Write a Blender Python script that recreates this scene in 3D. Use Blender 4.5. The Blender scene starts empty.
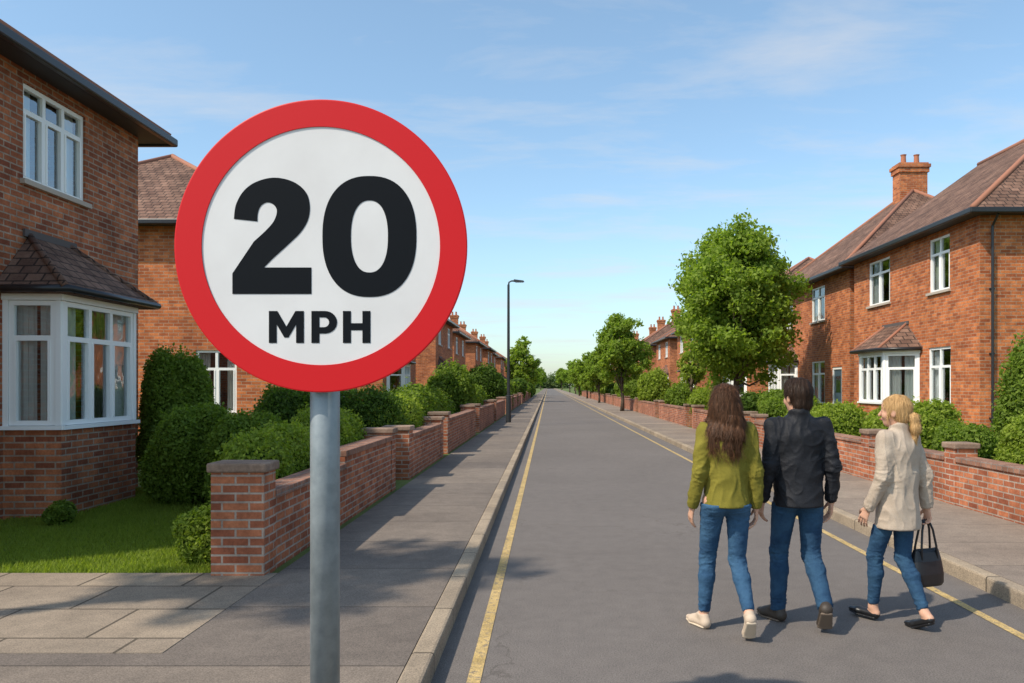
import bpy, bmesh, math, random
import numpy as np
from mathutils import Vector, Matrix, noise as mnoise
R=math.radians
random.seed(4); rng=np.random.default_rng(7)
sc=bpy.context.scene; COL=sc.collection
F0=800.0; HC=1.62; VX=548.0; VY=386.0
PZ=0.12   # pavement level
# ---------------------------------------------------------------- helpers
def props(o,label=None,cat=None,group=None,kind=None):
    if label:o['label']=label
    if cat:o['category']=cat
    if group:o['group']=group
    if kind:o['kind']=kind
    return o
def empty(name,loc,label=None,cat=None,group=None,rz=0,scale=1):
    o=bpy.data.objects.new(name,None); COL.objects.link(o); o.location=loc
    o.rotation_euler=(0,0,rz); o.scale=(scale,)*3; o.empty_display_size=.1
    return props(o,label,cat,group)
def link(name,me,mats,parent=None,loc=(0,0,0)):
    o=bpy.data.objects.new(name,me); COL.objects.link(o); o.location=loc
    if not isinstance(mats,(list,tuple)):mats=[mats]
    for m in mats: me.materials.append(m)
    if parent:o.parent=parent
    return o
def dup(o,parent=None,skip=()):
    c=o.copy(); COL.objects.link(c)
    if parent:c.parent=parent
    for ch in list(o.children):
        if not any(ch.name.startswith(s) for s in skip): dup(ch,c,skip)
    return c
def np_mesh(name,V,Fq,smooth=False,mi=None):
    V=np.asarray(V,dtype=np.float32); Fq=np.asarray(Fq,dtype=np.int32); k=Fq.shape[1]
    me=bpy.data.meshes.new(name); me.vertices.add(len(V)); me.vertices.foreach_set('co',V.ravel())
    me.loops.add(Fq.size); me.loops.foreach_set('vertex_index',Fq.ravel())
    me.polygons.add(len(Fq)); me.polygons.foreach_set('loop_start',np.arange(len(Fq),dtype=np.int32)*k)
    if smooth: me.polygons.foreach_set('use_smooth',np.ones(len(Fq),dtype=bool))
    if mi is not None: me.polygons.foreach_set('material_index',np.asarray(mi,dtype=np.int32))
    me.update(calc_edges=True); me.validate(); return me
class Frame:
    def __init__(s,a,b):
        s.a=Vector((a[0],a[1])); d=Vector((b[0]-a[0],b[1]-a[1])); s.L=d.length; s.d=d/s.L; s.n=Vector((s.d.y,-s.d.x))
    def xy(s,u,n=0): p=s.a+s.d*u+s.n*n; return (p.x,p.y)
    def P(s,u,z,n=0): p=s.a+s.d*u+s.n*n; return (p.x,p.y,z)
class MB:
    def __init__(s): s.v=[]; s.f=[]
    def face(s,pts):
        i=len(s.v); s.v+= [tuple(p) for p in pts]; s.f.append(tuple(range(i,i+len(pts))))
    def hexa(s,p):
        i=len(s.v); s.v+=[tuple(q) for q in p]
        for f in ((0,3,2,1),(4,5,6,7),(0,1,5,4),(1,2,6,5),(2,3,7,6),(3,0,4,7)): s.f.append(tuple(i+k for k in f))
    def box(s,x0,x1,y0,y1,z0,z1):
        s.hexa([(x0,y0,z0),(x1,y0,z0),(x1,y1,z0),(x0,y1,z0),(x0,y0,z1),(x1,y0,z1),(x1,y1,z1),(x0,y1,z1)])
    def fbox(s,fr,u0,u1,z0,z1,n0,n1):
        P=fr.P; s.hexa([P(u0,z0,n0),P(u1,z0,n0),P(u1,z0,n1),P(u0,z0,n1),P(u0,z1,n0),P(u1,z1,n0),P(u1,z1,n1),P(u0,z1,n1)])
    def tube(s,pts,rs,seg=10,cap=True):
        pts=[Vector(p) for p in pts]
        if not isinstance(rs,(list,tuple)): rs=[rs]*len(pts)
        rings=[]; up=None
        for i,p in enumerate(pts):
            t=(pts[min(i+1,len(pts)-1)]-pts[max(i-1,0)]).normalized()
            if up is None: up=Vector((0,0,1)) if abs(t.z)<.9 else Vector((1,0,0))
            a=t.cross(up).normalized(); b=t.cross(a).normalized()
            i0=len(s.v)
            for k in range(seg):
                an=2*math.pi*k/seg; s.v.append(tuple(p+(a*math.cos(an)+b*math.sin(an))*rs[i]))
            rings.append(i0)
        for r0,r1 in zip(rings,rings[1:]):
            for k in range(seg): s.f.append((r0+k,r0+(k+1)%seg,r1+(k+1)%seg,r1+k))
        if cap:
            s.f.append(tuple(rings[0]+k for k in range(seg))[::-1]); s.f.append(tuple(rings[-1]+k for k in range(seg)))
    def ell(s,c,r,nu=14,nv=9):
        i0=len(s.v)
        for j in range(nv+1):
            th=math.pi*j/nv
            for k in range(nu):
                ph=2*math.pi*k/nu
                s.v.append((c[0]+r[0]*math.sin(th)*math.cos(ph),c[1]+r[1]*math.sin(th)*math.sin(ph),c[2]+r[2]*math.cos(th)))
        for j in range(nv):
            for k in range(nu):
                a=i0+j*nu+k;b=i0+j*nu+(k+1)%nu; s.f.append((a,a+nu,b+nu,b))
    def build(s,name,mat,parent=None,org=(0,0,0),smooth=False,bevel=0,recalc=True,loc=(0,0,0)):
        me=bpy.data.meshes.new(name)
        me.from_pydata([(v[0]-org[0],v[1]-org[1],v[2]-org[2]) for v in s.v],[],s.f); me.update()
        if recalc:
            bm=bmesh.new(); bm.from_mesh(me); bmesh.ops.remove_doubles(bm,verts=bm.verts,dist=1e-5) if smooth else None
            bmesh.ops.recalc_face_normals(bm,faces=bm.faces); bm.to_mesh(me); bm.free()
        if smooth: me.polygons.foreach_set('use_smooth',[True]*len(me.polygons))
        o=link(name,me,mat,parent,loc if parent or loc!=(0,0,0) else org)
        if bevel:
            b=o.modifiers.new('b','BEVEL'); b.width=bevel; b.segments=2; b.limit_method='ANGLE'
        return o
# ---------------------------------------------------------------- materials
def mat(name,col=(.5,.5,.5),rough=.8,metal=0,spec=.5):
    m=bpy.data.materials.new(name); m.use_nodes=True; nt=m.node_tree; b=nt.nodes['Principled BSDF']
    b.inputs['Base Color'].default_value=(*col,1); b.inputs['Roughness'].default_value=rough
    b.inputs['Metallic'].default_value=metal; b.inputs['Specular IOR Level'].default_value=spec
    return m,nt,b
def N(nt,t,**k):
    n=nt.nodes.new(t)
    for a,v in k.items(): setattr(n,a,v)
    return n
def noise_n(nt,vec=None,scale=5,detail=4,rough=.6,dist=0):
    n=N(nt,'ShaderNodeTexNoise'); n.inputs['Scale'].default_value=scale; n.inputs['Detail'].default_value=detail
    n.inputs['Roughness'].default_value=rough; n.inputs['Distortion'].default_value=dist
    if vec is not None: nt.links.new(vec,n.inputs['Vector'])
    return n.outputs['Fac']
def ramp(nt,fac,stops):
    r=N(nt,'ShaderNodeValToRGB'); e=r.color_ramp.elements
    while len(e)<len(stops): e.new(.5)
    for i,(p,c) in enumerate(stops): e[i].position=p; e[i].color=(*c,1) if len(c)==3 else c
    nt.links.new(fac,r.inputs[0]); return r.outputs[0]
def mixc(nt,fac,a,b,mode='MIX'):
    m=N(nt,'ShaderNodeMix',data_type='RGBA',blend_type=mode)
    for s,v in ((m.inputs[0],fac),(m.inputs[6],a),(m.inputs[7],b)):
        if isinstance(v,(int,float)): s.default_value=v
        elif isinstance(v,tuple): s.default_value=(*v,1)
        else: nt.links.new(v,s)
    return m.outputs[2]
def math_n(nt,op,a,b=None):
    m=N(nt,'ShaderNodeMath',operation=op)
    for s,v in zip(m.inputs,(a,b)):
        if v is None: continue
        if isinstance(v,(int,float)): s.default_value=v
        else: nt.links.new(v,s)
    return m.outputs[0]
def bump(nt,b,h,strength=.3,dist=.01):
    n=N(nt,'ShaderNodeBump'); n.inputs['Strength'].default_value=strength; n.inputs['Distance'].default_value=dist
    nt.links.new(h,n.inputs['Height']); nt.links.new(n.outputs[0],b.inputs['Normal'])
def geo(nt): return N(nt,'ShaderNodeNewGeometry')
def wallvec(nt,zs=1.0):
    g=geo(nt); sp=N(nt,'ShaderNodeSeparateXYZ'); nt.links.new(g.outputs['Position'],sp.inputs[0])
    sn=N(nt,'ShaderNodeSeparateXYZ'); nt.links.new(g.outputs['True Normal'],sn.inputs[0])
    f=math_n(nt,'GREATER_THAN',math_n(nt,'ABSOLUTE',sn.outputs[0]),math_n(nt,'ABSOLUTE',sn.outputs[1]))
    d=math_n(nt,'SUBTRACT',sp.outputs[1],sp.outputs[0])
    u=math_n(nt,'ADD',sp.outputs[0],math_n(nt,'MULTIPLY',d,f))
    h=math_n(nt,'GREATER_THAN',math_n(nt,'ABSOLUTE',sn.outputs[2]),.95)
    z=math_n(nt,'MULTIPLY',sp.outputs[2],zs)
    z2=math_n(nt,'ADD',z,math_n(nt,'MULTIPLY',math_n(nt,'SUBTRACT',sp.outputs[1],z),h))
    c=N(nt,'ShaderNodeCombineXYZ'); nt.links.new(u,c.inputs[0]); nt.links.new(z2,c.inputs[1])
    return c.outputs[0],g.outputs['Position']
def brickmat(name,c1,c2,mortar,bw=.225,rh=.075,ms=.008,var=.35,zs=1,bstr=.5,rough=.88,offset=.5):
    m,nt,b=mat(name,rough=rough,spec=.25)
    v,pos=wallvec(nt,zs)
    t=N(nt,'ShaderNodeTexBrick'); t.offset=offset
    nt.links.new(v,t.inputs['Vector'])
    for k,x in (('Scale',1),('Mortar Size',ms),('Mortar Smooth',.2),('Bias',0),('Brick Width',bw),('Row Height',rh)): t.inputs[k].default_value=x
    t.inputs['Color1'].default_value=(*c1,1); t.inputs['Color2'].default_value=(*c2,1); t.inputs['Mortar'].default_value=(*mortar,1)
    n1=noise_n(nt,pos,1.1,6,.65); n2=noise_n(nt,pos,38,3,.7); n3=noise_n(nt,pos,5.5,3,.6)
    lo=1-var; hi=1+var*.7
    col=mixc(nt,1.0,t.outputs['Color'],ramp(nt,n1,[(.3,(lo,lo,lo)),(.7,(hi,hi,hi))]),'MULTIPLY')
    col=mixc(nt,.6,col,ramp(nt,n3,[(.35,(.70,.62,.60)),(.65,(1.2,1.2,1.2))]),'MULTIPLY')
    col=mixc(nt,.55,col,ramp(nt,n2,[(.3,(.55,.55,.55)),(.7,(1.25,1.2,1.15))]),'MULTIPLY')
    nt.links.new(col,b.inputs['Base Color'])
    hgt=math_n(nt,'SUBTRACT',math_n(nt,'MULTIPLY',n2,.35),t.outputs['Fac'])
    bump(nt,b,hgt,bstr,.01)
    return m
M={}
M['brick']=brickmat('brick_orange',(.66,.22,.075),(.36,.098,.036),(.42,.28,.19),var=.25)
M['brick_l']=brickmat('brick_left',(.53,.185,.08),(.25,.075,.038),(.38,.29,.22),ms=.010,var=.3)
M['brick_w']=brickmat('brick_wall',(.52,.19,.09),(.28,.088,.046),(.40,.32,.26),bw=.215,rh=.070,ms=.009,var=.35)
M['coping']=brickmat('brick_coping',(.38,.20,.135),(.26,.135,.09),(.27,.22,.19),bw=.11,rh=.24,ms=.008,offset=0,var=.4)
M['cap']=brickmat('stone_cap',(.30,.215,.16),(.25,.18,.135),(.25,.18,.135),bw=9,rh=9,ms=.0,offset=0,var=.35)
M['tile']=brickmat('roof_tile',(.26,.155,.11),(.155,.09,.065),(.06,.04,.032),bw=.20,rh=.16,ms=.012,zs=1.6,var=.4,bstr=.9)
M['ridge']=mat('ridge_tile',(.33,.14,.085),.85)[0]
M['lead']=mat('dark_cap',(.10,.085,.08),.8)[0]
M['white']=mat('upvc_white',(.90,.90,.87),.35)[0]
M['sill']=mat('sill_stone',(.46,.39,.32),.8)[0]
M['gutter']=mat('gutter_black',(.02,.02,.022),.35)[0]
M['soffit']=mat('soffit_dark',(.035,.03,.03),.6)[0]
M['pot']=mat('terracotta',(.40,.15,.08),.85)[0]
M['door']=mat('door_paint',(.05,.09,.12),.4)[0]
M['curtain']=mat('curtain_cloth',(.85,.83,.79),.9)[0]
M['floor']=mat('room_floor',(.25,.20,.16),.9)[0]
def glassmat():
    m=bpy.data.materials.new('window_glass'); m.use_nodes=True; nt=m.node_tree; nt.nodes.clear()
    o=N(nt,'ShaderNodeOutputMaterial'); g=N(nt,'ShaderNodeBsdfGlossy'); g.inputs['Roughness'].default_value=.03
    g.inputs['Color'].default_value=(.9,.95,1,1)
    t=N(nt,'ShaderNodeBsdfTransparent'); t.inputs[0].default_value=(.80,.86,.86,1)
    lw=N(nt,'ShaderNodeLayerWeight'); lw.inputs[0].default_value=.45
    f=math_n(nt,'ADD',math_n(nt,'MULTIPLY',lw.outputs['Fresnel'],.5),.22)
    mx=N(nt,'ShaderNodeMixShader'); nt.links.new(f,mx.inputs[0]); nt.links.new(t.outputs[0],mx.inputs[1]); nt.links.new(g.outputs[0],mx.inputs[2])
    nz=noise_n(nt,geo(nt).outputs['Position'],2.2,2,.5)
    bp=N(nt,'ShaderNodeBump'); bp.inputs['Strength'].default_value=.12; bp.inputs['Distance'].default_value=.05
    nt.links.new(nz,bp.inputs['Height']); nt.links.new(bp.outputs[0],g.inputs['Normal'])
    nt.links.new(mx.outputs[0],o.inputs[0]); return m
M['glass']=glassmat()
def groundmat(name,c0,c1,speck=.5,big=.35,rough=.92,slab=None,jointc=.45,worn=None,cracks=False,md_=.6):
    m,nt,b=mat(name,rough=rough,spec=.22); p=geo(nt).outputs['Position']
    a=noise_n(nt,p,big,6,.62,.4); col=mixc(nt,ramp(nt,a,[(.32,(0,0,0)),(.68,(1,1,1))]),c0,c1)
    if worn:
        wn=noise_n(nt,p,22,6,.75); col=mixc(nt,ramp(nt,wn,[(.50,(0,0,0)),(.62,(.85,.85,.85))]),col,worn)
    s=noise_n(nt,p,110,3,.75); col=mixc(nt,speck,col,ramp(nt,s,[(.33,(.35,.35,.35)),(.5,(1,1,1)),(.72,(1.7,1.66,1.6))]),'MULTIPLY')
    md=noise_n(nt,p,6,5,.7); col=mixc(nt,md_,col,ramp(nt,md,[(.3,(.72,.72,.72)),(.7,(1.2,1.18,1.16))]),'MULTIPLY')
    if cracks:
        vo=N(nt,'ShaderNodeTexVoronoi',feature='DISTANCE_TO_EDGE'); vo.inputs['Scale'].default_value=.42
        wp=N(nt,'ShaderNodeVectorMath',operation='ADD'); nz=N(nt,'ShaderNodeTexNoise'); nz.inputs['Scale'].default_value=2.2; nz.inputs['Detail'].default_value=6
        nt.links.new(p,nz.inputs['Vector']); nt.links.new(p,wp.inputs[0]); nt.links.new(nz.outputs['Color'],wp.inputs[1]); nt.links.new(wp.outputs[0],vo.inputs['Vector'])
        ck=ramp(nt,vo.outputs['Distance'],[(0,(.66,.65,.63)),(.006,(1,1,1))]); mk=ramp(nt,a,[(.46,(0,0,0)),(.60,(1,1,1))])
        col=mixc(nt,mk,col,mixc(nt,1.0,col,ck,'MULTIPLY'))
    h=s
    if slab:
        t=N(nt,'ShaderNodeTexBrick'); t.offset=slab[3]
        mp=N(nt,'ShaderNodeMapping'); mp.inputs['Rotation'].default_value=(0,0,slab[4]); mp.inputs['Location'].default_value=(slab[5],slab[6],0)
        nt.links.new(p,mp.inputs[0]); nt.links.new(mp.outputs[0],t.inputs['Vector'])
        for k,x in (('Scale',1),('Mortar Size',slab[2]),('Mortar Smooth',.3),('Bias',0),('Brick Width',slab[0]),('Row Height',slab[1])): t.inputs[k].default_value=x
        t.inputs['Color1'].default_value=(1.12,1.1,1.06,1); t.inputs['Color2'].default_value=(.84,.84,.85,1); t.inputs['Mortar'].default_value=(jointc,)*3+(1,)
        col=mixc(nt,1,col,t.outputs['Color'],'MULTIPLY')
        h=math_n(nt,'SUBTRACT',math_n(nt,'MULTIPLY',s,.3),t.outputs['Fac'])
    nt.links.new(col,b.inputs['Base Color']); bump(nt,b,h,.45,.006)
    return m
M['road']=groundmat('asphalt_road',(.148,.131,.119),(.178,.158,.144),.75,.3,cracks=True,md_=.4)
M['pave']=groundmat('pavement_asphalt',(.160,.134,.114),(.215,.181,.152),.65,.5,slab=(50,1.15,.009,0,0,25.4,.3),jointc=.5)
M['pave_r']=groundmat('pavement_right',(.215,.172,.14),(.285,.235,.19),.6,.5,slab=(50,1.0,.009,0,0,25.4,.3),jointc=.55)
M['slab']=groundmat('stone_slab',(.26,.21,.16),(.35,.285,.215),.6,.9,slab=(.78,.62,.012,.4,0.0,.1,.2),jointc=.35)
M['kerb']=groundmat('kerb_concrete',(.28,.225,.165),(.39,.315,.23),.7,.8,slab=(50,.9,.010,0,0,25,0),jointc=.3)
M['yellow']=groundmat('yellow_paint',(.44,.31,.12),(.57,.41,.18),.7,3,worn=(.21,.18,.15))
M['earth']=groundmat('grass_ground',(.09,.125,.028),(.15,.185,.05),.8,.4)
def leafmat(name,dark,light,tr_=.5):
    m,nt,b=mat(name,rough=.6,spec=.2); g=geo(nt)
    a=noise_n(nt,g.outputs['Position'],2.4,3,.6)
    col=mixc(nt,math_n(nt,'ADD',math_n(nt,'MULTIPLY',g.outputs['Random Per Island'],.7),math_n(nt,'MULTIPLY',a,.45)),dark,light)
    nt.links.new(col,b.inputs['Base Color'])
    tr=N(nt,'ShaderNodeBsdfTranslucent'); nt.links.new(mixc(nt,1.0,col,(1.4,1.5,.6),'MULTIPLY'),tr.inputs[0])
    mx=N(nt,'ShaderNodeMixShader'); mx.inputs[0].default_value=tr_
    nt.links.new(b.outputs[0],mx.inputs[1]); nt.links.new(tr.outputs[0],mx.inputs[2])
    nt.links.new(mx.outputs[0],nt.nodes['Material Output'].inputs[0]); return m
M['leaf_mid']=leafmat('leaf_mid',(.07,.12,.016),(.25,.34,.05))
M['leaf_dark']=leafmat('leaf_dark',(.04,.08,.014),(.15,.235,.04))
M['leaf_light']=leafmat('leaf_light',(.10,.16,.018),(.36,.44,.065))
M['leaf_tree']=leafmat('leaf_tree',(.10,.165,.02),(.33,.43,.07),.55)
M['leaf_far']=leafmat('leaf_far',(.07,.105,.045),(.15,.20,.085))
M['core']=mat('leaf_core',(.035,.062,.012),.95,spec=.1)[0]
M['grass']=leafmat('grass_blades',(.13,.19,.02),(.33,.40,.065))
def barkmat():
    m,nt,b=mat('bark',rough=.95,spec=.2); p=geo(nt).outputs['Position']
    mp=N(nt,'ShaderNodeMapping'); mp.inputs['Scale'].default_value=(14,14,3); nt.links.new(p,mp.inputs[0])
    a=noise_n(nt,mp.outputs[0],1.5,5,.7); nt.links.new(ramp(nt,a,[(.3,(.045,.032,.023)),(.7,(.17,.125,.09))]),b.inputs['Base Color']); bump(nt,b,a,.8,.02); return m
M['bark']=barkmat()
# ---------------------------------------------------------------- ground, road, pavements
def sheet(name,x0,x1,y0,y1,z,m):
    mb=MB(); mb.face([(x0,y0,z),(x1,y0,z),(x1,y1,z),(x0,y1,z)]); o=mb.build(name,m,org=((x0+x1)/2,(y0+y1)/2,z),recalc=False); return props(o,kind='structure')
def slabbox(name,x0,x1,y0,y1,z1,m,z0=-.02,bevel=0):
    mb=MB(); mb.box(x0,x1,y0,y1,z0,z1); o=mb.build(name,m,org=((x0+x1)/2,(y0+y1)/2,0),bevel=bevel); return props(o,kind='structure')
KL=-.64; KR=3.45; YE=520
sheet('ground',-2500,2500,-600,4000,-.03,M['earth'])
sheet('road',KL-.05,KR+.05,-20,YE,0,M['road'])
slabbox('kerb_left',KL-.13,KL,-20,YE,PZ,M['kerb'],bevel=.018)
slabbox('kerb_right',KR,KR+.13,-20,YE,PZ,M['kerb'],bevel=.018)
sheet('yellow_line_left',-.445,-.37,-20,YE,.004,M['yellow'])
sheet('yellow_line_right',3.03,3.10,-20,YE,.004,M['yellow'])
slabbox('pavement_left',-2.17,KL-.13,4.5,YE,PZ-.004,M['pave'])
slabbox('pavement_left_corner',-16,KL-.13,-20,4.5,PZ-.004,M['pave'])
slabbox('pavement_right',KR+.13,5.14,-20,YE,PZ-.004,M['pave_r'])
slabbox('slab_forecourt',-6.15,-2.17,4.5,6.42,PZ,M['slab'])
slabbox('garden_ground_left',-60,-2.17,6.42,YE,PZ-.02,M['earth'])
slabbox('garden_ground_left_near',-60,-6.15,4.5,6.42,PZ-.02,M['earth'])
slabbox('garden_ground_right',5.14,60,-20,YE,PZ-.02,M['earth'])
def lawn(x0,x1,y0,y1,n,h):
    P=np.stack([rng.uniform(x0,x1,n),rng.uniform(y0,y1,n),np.full(n,0)],1)
    an=rng.uniform(0,6.28,n); d=np.stack([np.cos(an),np.sin(an),0*an],1)*.006
    H=rng.uniform(.4,1,n)*h; lean=rng.normal(0,.45,(n,2))*H[:,None]
    tip=P+np.stack([lean[:,0],lean[:,1],H],1)
    V=np.stack([P-d,P+d,tip],1).reshape(-1,3)
    Fq=np.arange(n*3).reshape(-1,3)
    me=np_mesh('lawn',V,Fq); o=link('lawn',me,M['grass'],None,(0,0,PZ-.02))
    props(o,'short green lawn in front of the near left brick house','lawn',kind='stuff')
lawn(-6.1,-2.55,6.44,11.8,90000,.06)
# ---------------------------------------------------------------- foliage
def pn(P,f,seed=0):
    r=np.random.default_rng(seed); out=np.zeros(len(P))
    for o in range(5):
        k=r.normal(0,1,3); k/=np.linalg.norm(k); out+=np.sin(P@k*f*(1+.45*o)+r.uniform(0,6.28)+1.5*np.sin(P@k[[1,2,0]]*f*.7))
    return out/5
def leafquads(C,Nn,s,g):
    n=len(C); r=g.normal(0,1,(n,3)); t=np.cross(Nn,r); t/=np.linalg.norm(t,axis=1,keepdims=True)+1e-9
    b=np.cross(Nn,t); S=(s*g.uniform(.55,1.35,n))[:,None]
    return np.stack([C-t*S,C+b*S*.55+Nn*S*.15,C+t*S,C-b*S*.55+Nn*S*.15],1).reshape(-1,3)
def lobes_leaves(lobes,s,cov,g,p=2.0,nz=.12,nf=4.0,seed=0,dep=.2,jit=.8,sd=.03):
    Cs=[];Ns=[]
    for (c,r) in lobes:
        c=np.array(c,float); r=np.array(r,float); area=4*math.pi*((r[0]*r[1])**1.6/3+(r[0]*r[2])**1.6/3+(r[1]*r[2])**1.6/3)**(1/1.6)
        if p>2: area*=1.3
        n=int(area/(s*s*1.1)*cov)
        d=g.normal(0,1,(n,3)); d/=np.linalg.norm(d,axis=1,keepdims=True)
        k=(np.abs(d)**p).sum(1)**(1/p); q=d/k[:,None]
        P=c+q*r; nn=pn(P,nf,seed)+.6*pn(P,nf*3.1,seed+1); dd=g.uniform(0,1,n)**1.7*dep
        P=c+q*r*(1+nz*nn-dd+g.normal(0,sd,n))[:,None]
        nrm=np.sign(q)*np.abs(q)**(p-1)/r; nrm/=np.linalg.norm(nrm,axis=1,keepdims=True)
        nrm=nrm+g.normal(0,jit,(n,3)); nrm[:,2]+=.3; nrm/=np.linalg.norm(nrm,axis=1,keepdims=True)
        keep=np.ones(n,bool)
        for (c2,r2) in lobes:
            c2=np.array(c2)
            if np.allclose(c2,c) or (np.abs(c2-c)>r+np.array(r2)).any(): continue
            kk=((np.abs((P-c2)/np.array(r2))**p).sum(1))**(1/p); keep&=kk>(.72 if dep<.4 else .5)
        Cs.append(P[keep]);Ns.append(nrm[keep])
    return np.concatenate(Cs),np.concatenate(Ns)
def core_mesh(lobes,f,p):
    mb=MB()
    for c,r in lobes:
        i0=len(mb.v); mb.ell((0,0,0),(1,1,1),12,8)
        for i in range(i0,len(mb.v)):
            d=np.array(mb.v[i]); k=(np.abs(d)**p).sum()**(1/p); q=d/k*np.array(r)*f+np.array(c); mb.v[i]=tuple(q)
    return np.array(mb.v),np.array(mb.f)
def shrub(name,loc,lobes,label,cat,m='leaf_mid',s=.03,cov=2.6,p=2.0,nz=.1,nf=5,seed=0,group=None,core=.74):
    g=np.random.default_rng(seed+50); s=s*.76; cov=cov*.95
    C,Nn=lobes_leaves(lobes,s,cov,g,p,nz,nf,seed,dep=.30,jit=1.0,sd=.075); k=C[:,2]>0.0; C=C[k];Nn=Nn[k]
    V=leafquads(C,Nn,s,g); Fq=np.arange(len(V)).reshape(-1,4)
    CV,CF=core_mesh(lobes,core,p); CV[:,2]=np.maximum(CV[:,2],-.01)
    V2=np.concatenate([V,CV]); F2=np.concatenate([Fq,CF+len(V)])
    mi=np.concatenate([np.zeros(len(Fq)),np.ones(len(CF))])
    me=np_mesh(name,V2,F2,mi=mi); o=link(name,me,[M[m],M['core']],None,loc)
    return props(o,label,cat,group)
def hedge(loc,L,W,H,label,m='leaf_mid',s=.03,seed=0,axis='y',nz=.09,cov=2.6,group=None):
    n=max(1,round(L/.75)); lob=[]
    g=random.Random(seed)
    for i in range(n):
        t=(i+.5)/n*L-L/2; rr=L/n*.64; hh=H*g.uniform(.86,1.06); ww=W*g.uniform(.88,1.1)
        c=(0,t,hh/2) if axis=='y' else (t,0,hh/2); r=(ww/2,rr,hh/2) if axis=='y' else (rr,ww/2,hh/2); lob.append((c,r))
    return shrub('hedge',loc,lob,label,'hedge',m,s,cov,2.8,nz,5,seed,group,core=.80)
G0=PZ-.02
def bushlobes(w,d,h,n,seed):
    g=random.Random(seed); L=[((0,0,h*.48),(w*.40,d*.40,h*.47))]
    for i in range(n):
        a=g.uniform(0,6.28); L.append(((math.cos(a)*w*.27,math.sin(a)*d*.27,h*g.uniform(.25,.74)),(w*g.uniform(.19,.27),d*g.uniform(.19,.27),h*g.uniform(.2,.28))))
    return L
def bush(x,y,w,d,h,label,m='leaf_mid',s=.03,seed=1,cov=2.6,n=8,group=None,cat='bush',name='bush'):
    return shrub(name,(x,y,G0),bushlobes(w,d,h,n,seed),label,cat,m,s,cov,2.1,.13,6,seed,group)
# left side
bush(-5.48,11.75,1.0,1.05,2.1,'tall rounded green shrub beside the corner of the near left house','leaf_mid',.036,1,3.0,14)
bush(-4.60,10.3,1.15,1.1,1.3,'broad green bush in front of the tall shrub at the near left house','leaf_mid',.034,2,3.0,9)
bush(-3.8,10.0,1.0,.95,1.22,'green bush at the left end of the hedge behind the low wall','leaf_mid',.034,3,3.0,9)
hedge((-2.98,9.75,G0),4.0,.72,1.14,'light green clipped hedge behind the nearest low brick wall on the left','leaf_light',.032,4)
bush(-2.92,6.9,.58,.5,.50,'small leafy bush on the lawn beside the brick gate pillar','leaf_light',.028,5,2.8)
bush(-5.3,8.7,.34,.3,.28,'small low plant at the foot of the bay window wall','leaf_mid',.026,6)
bush(-5.15,11.0,.5,.4,.38,'low plant at the far corner of the bay window','leaf_light',.026,7)
hedge((-3.9,14.4,G0),2.4,.9,1.66,'tall dark hedge across the garden behind the road sign','leaf_dark',.045,8,'x')
bush(-2.75,12.45,.55,.5,.85,'round bush in the gap between the first two brick walls','leaf_mid',.035,9)
hedge((-3.0,15.6,G0),3.0,.8,1.25,'light hedge behind the second brick wall on the left','leaf_light',.042,10)
hedge((-3.2,20.5,G0),5.5,.9,1.45,'green hedge behind the third brick wall on the left','leaf_mid',.055,11)
bush(-3.4,28.5,1.9,2,2.4,'big round bush past the third left wall','leaf_mid',.08,12)
hedge((-3.1,32.5,G0),5,.9,1.5,'hedge behind the fourth brick wall on the left','leaf_mid',.08,13)
bush(-3.5,44,2.2,2.2,2.8,'dark bush beyond the street lamp on the left','leaf_dark',.10,14)
bush(-3.2,52,1.8,3.5,2.0,'far low bush on the left side of the road','leaf_mid',.11,15)
# right side
bush(6.15,9.5,1.3,1.7,1.12,'bright green bush behind the wall at the right edge','leaf_light',.036,20,2.8)
bush(7.45,12.3,1.15,1.1,2.4,'tall green shrub at the right edge beside the brick house','leaf_mid',.044,21,2.8)
bush(6.15,11.9,1.0,1.1,.98,'low bush behind the gate pillar on the right','leaf_mid',.038,22)
bush(6.4,14.2,1.5,1.6,1.3,'wide bush in front of the bay window of the right house','leaf_light',.044,23)
hedge((5.85,17.0,G0),3.0,.9,1.15,'hedge behind the low right wall in front of the orange brick house','leaf_light',.044,24)
bush(6.3,20.5,1.7,2.0,1.45,'round bush behind the right wall beside the hedge','leaf_mid',.055,25)
bush(6.2,23.6,1.5,1.8,1.35,'dark bush near the trunk of the large street tree','leaf_dark',.06,26)
bush(6.0,30.5,1.6,2.5,1.5,'low bush past the large tree on the right','leaf_light',.07,27)
bush(6.0,36.5,1.3,2,1.7,'upright bush behind the far right wall','leaf_mid',.08,28)
bush(6.1,45.0,2.0,2.4,2.5,'tall bush between the two street trees on the right','leaf_light',.10,29)
bush(6.2,56.0,2.0,3,2.3,'far round bush on the right side','leaf_mid',.12,30)
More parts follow.
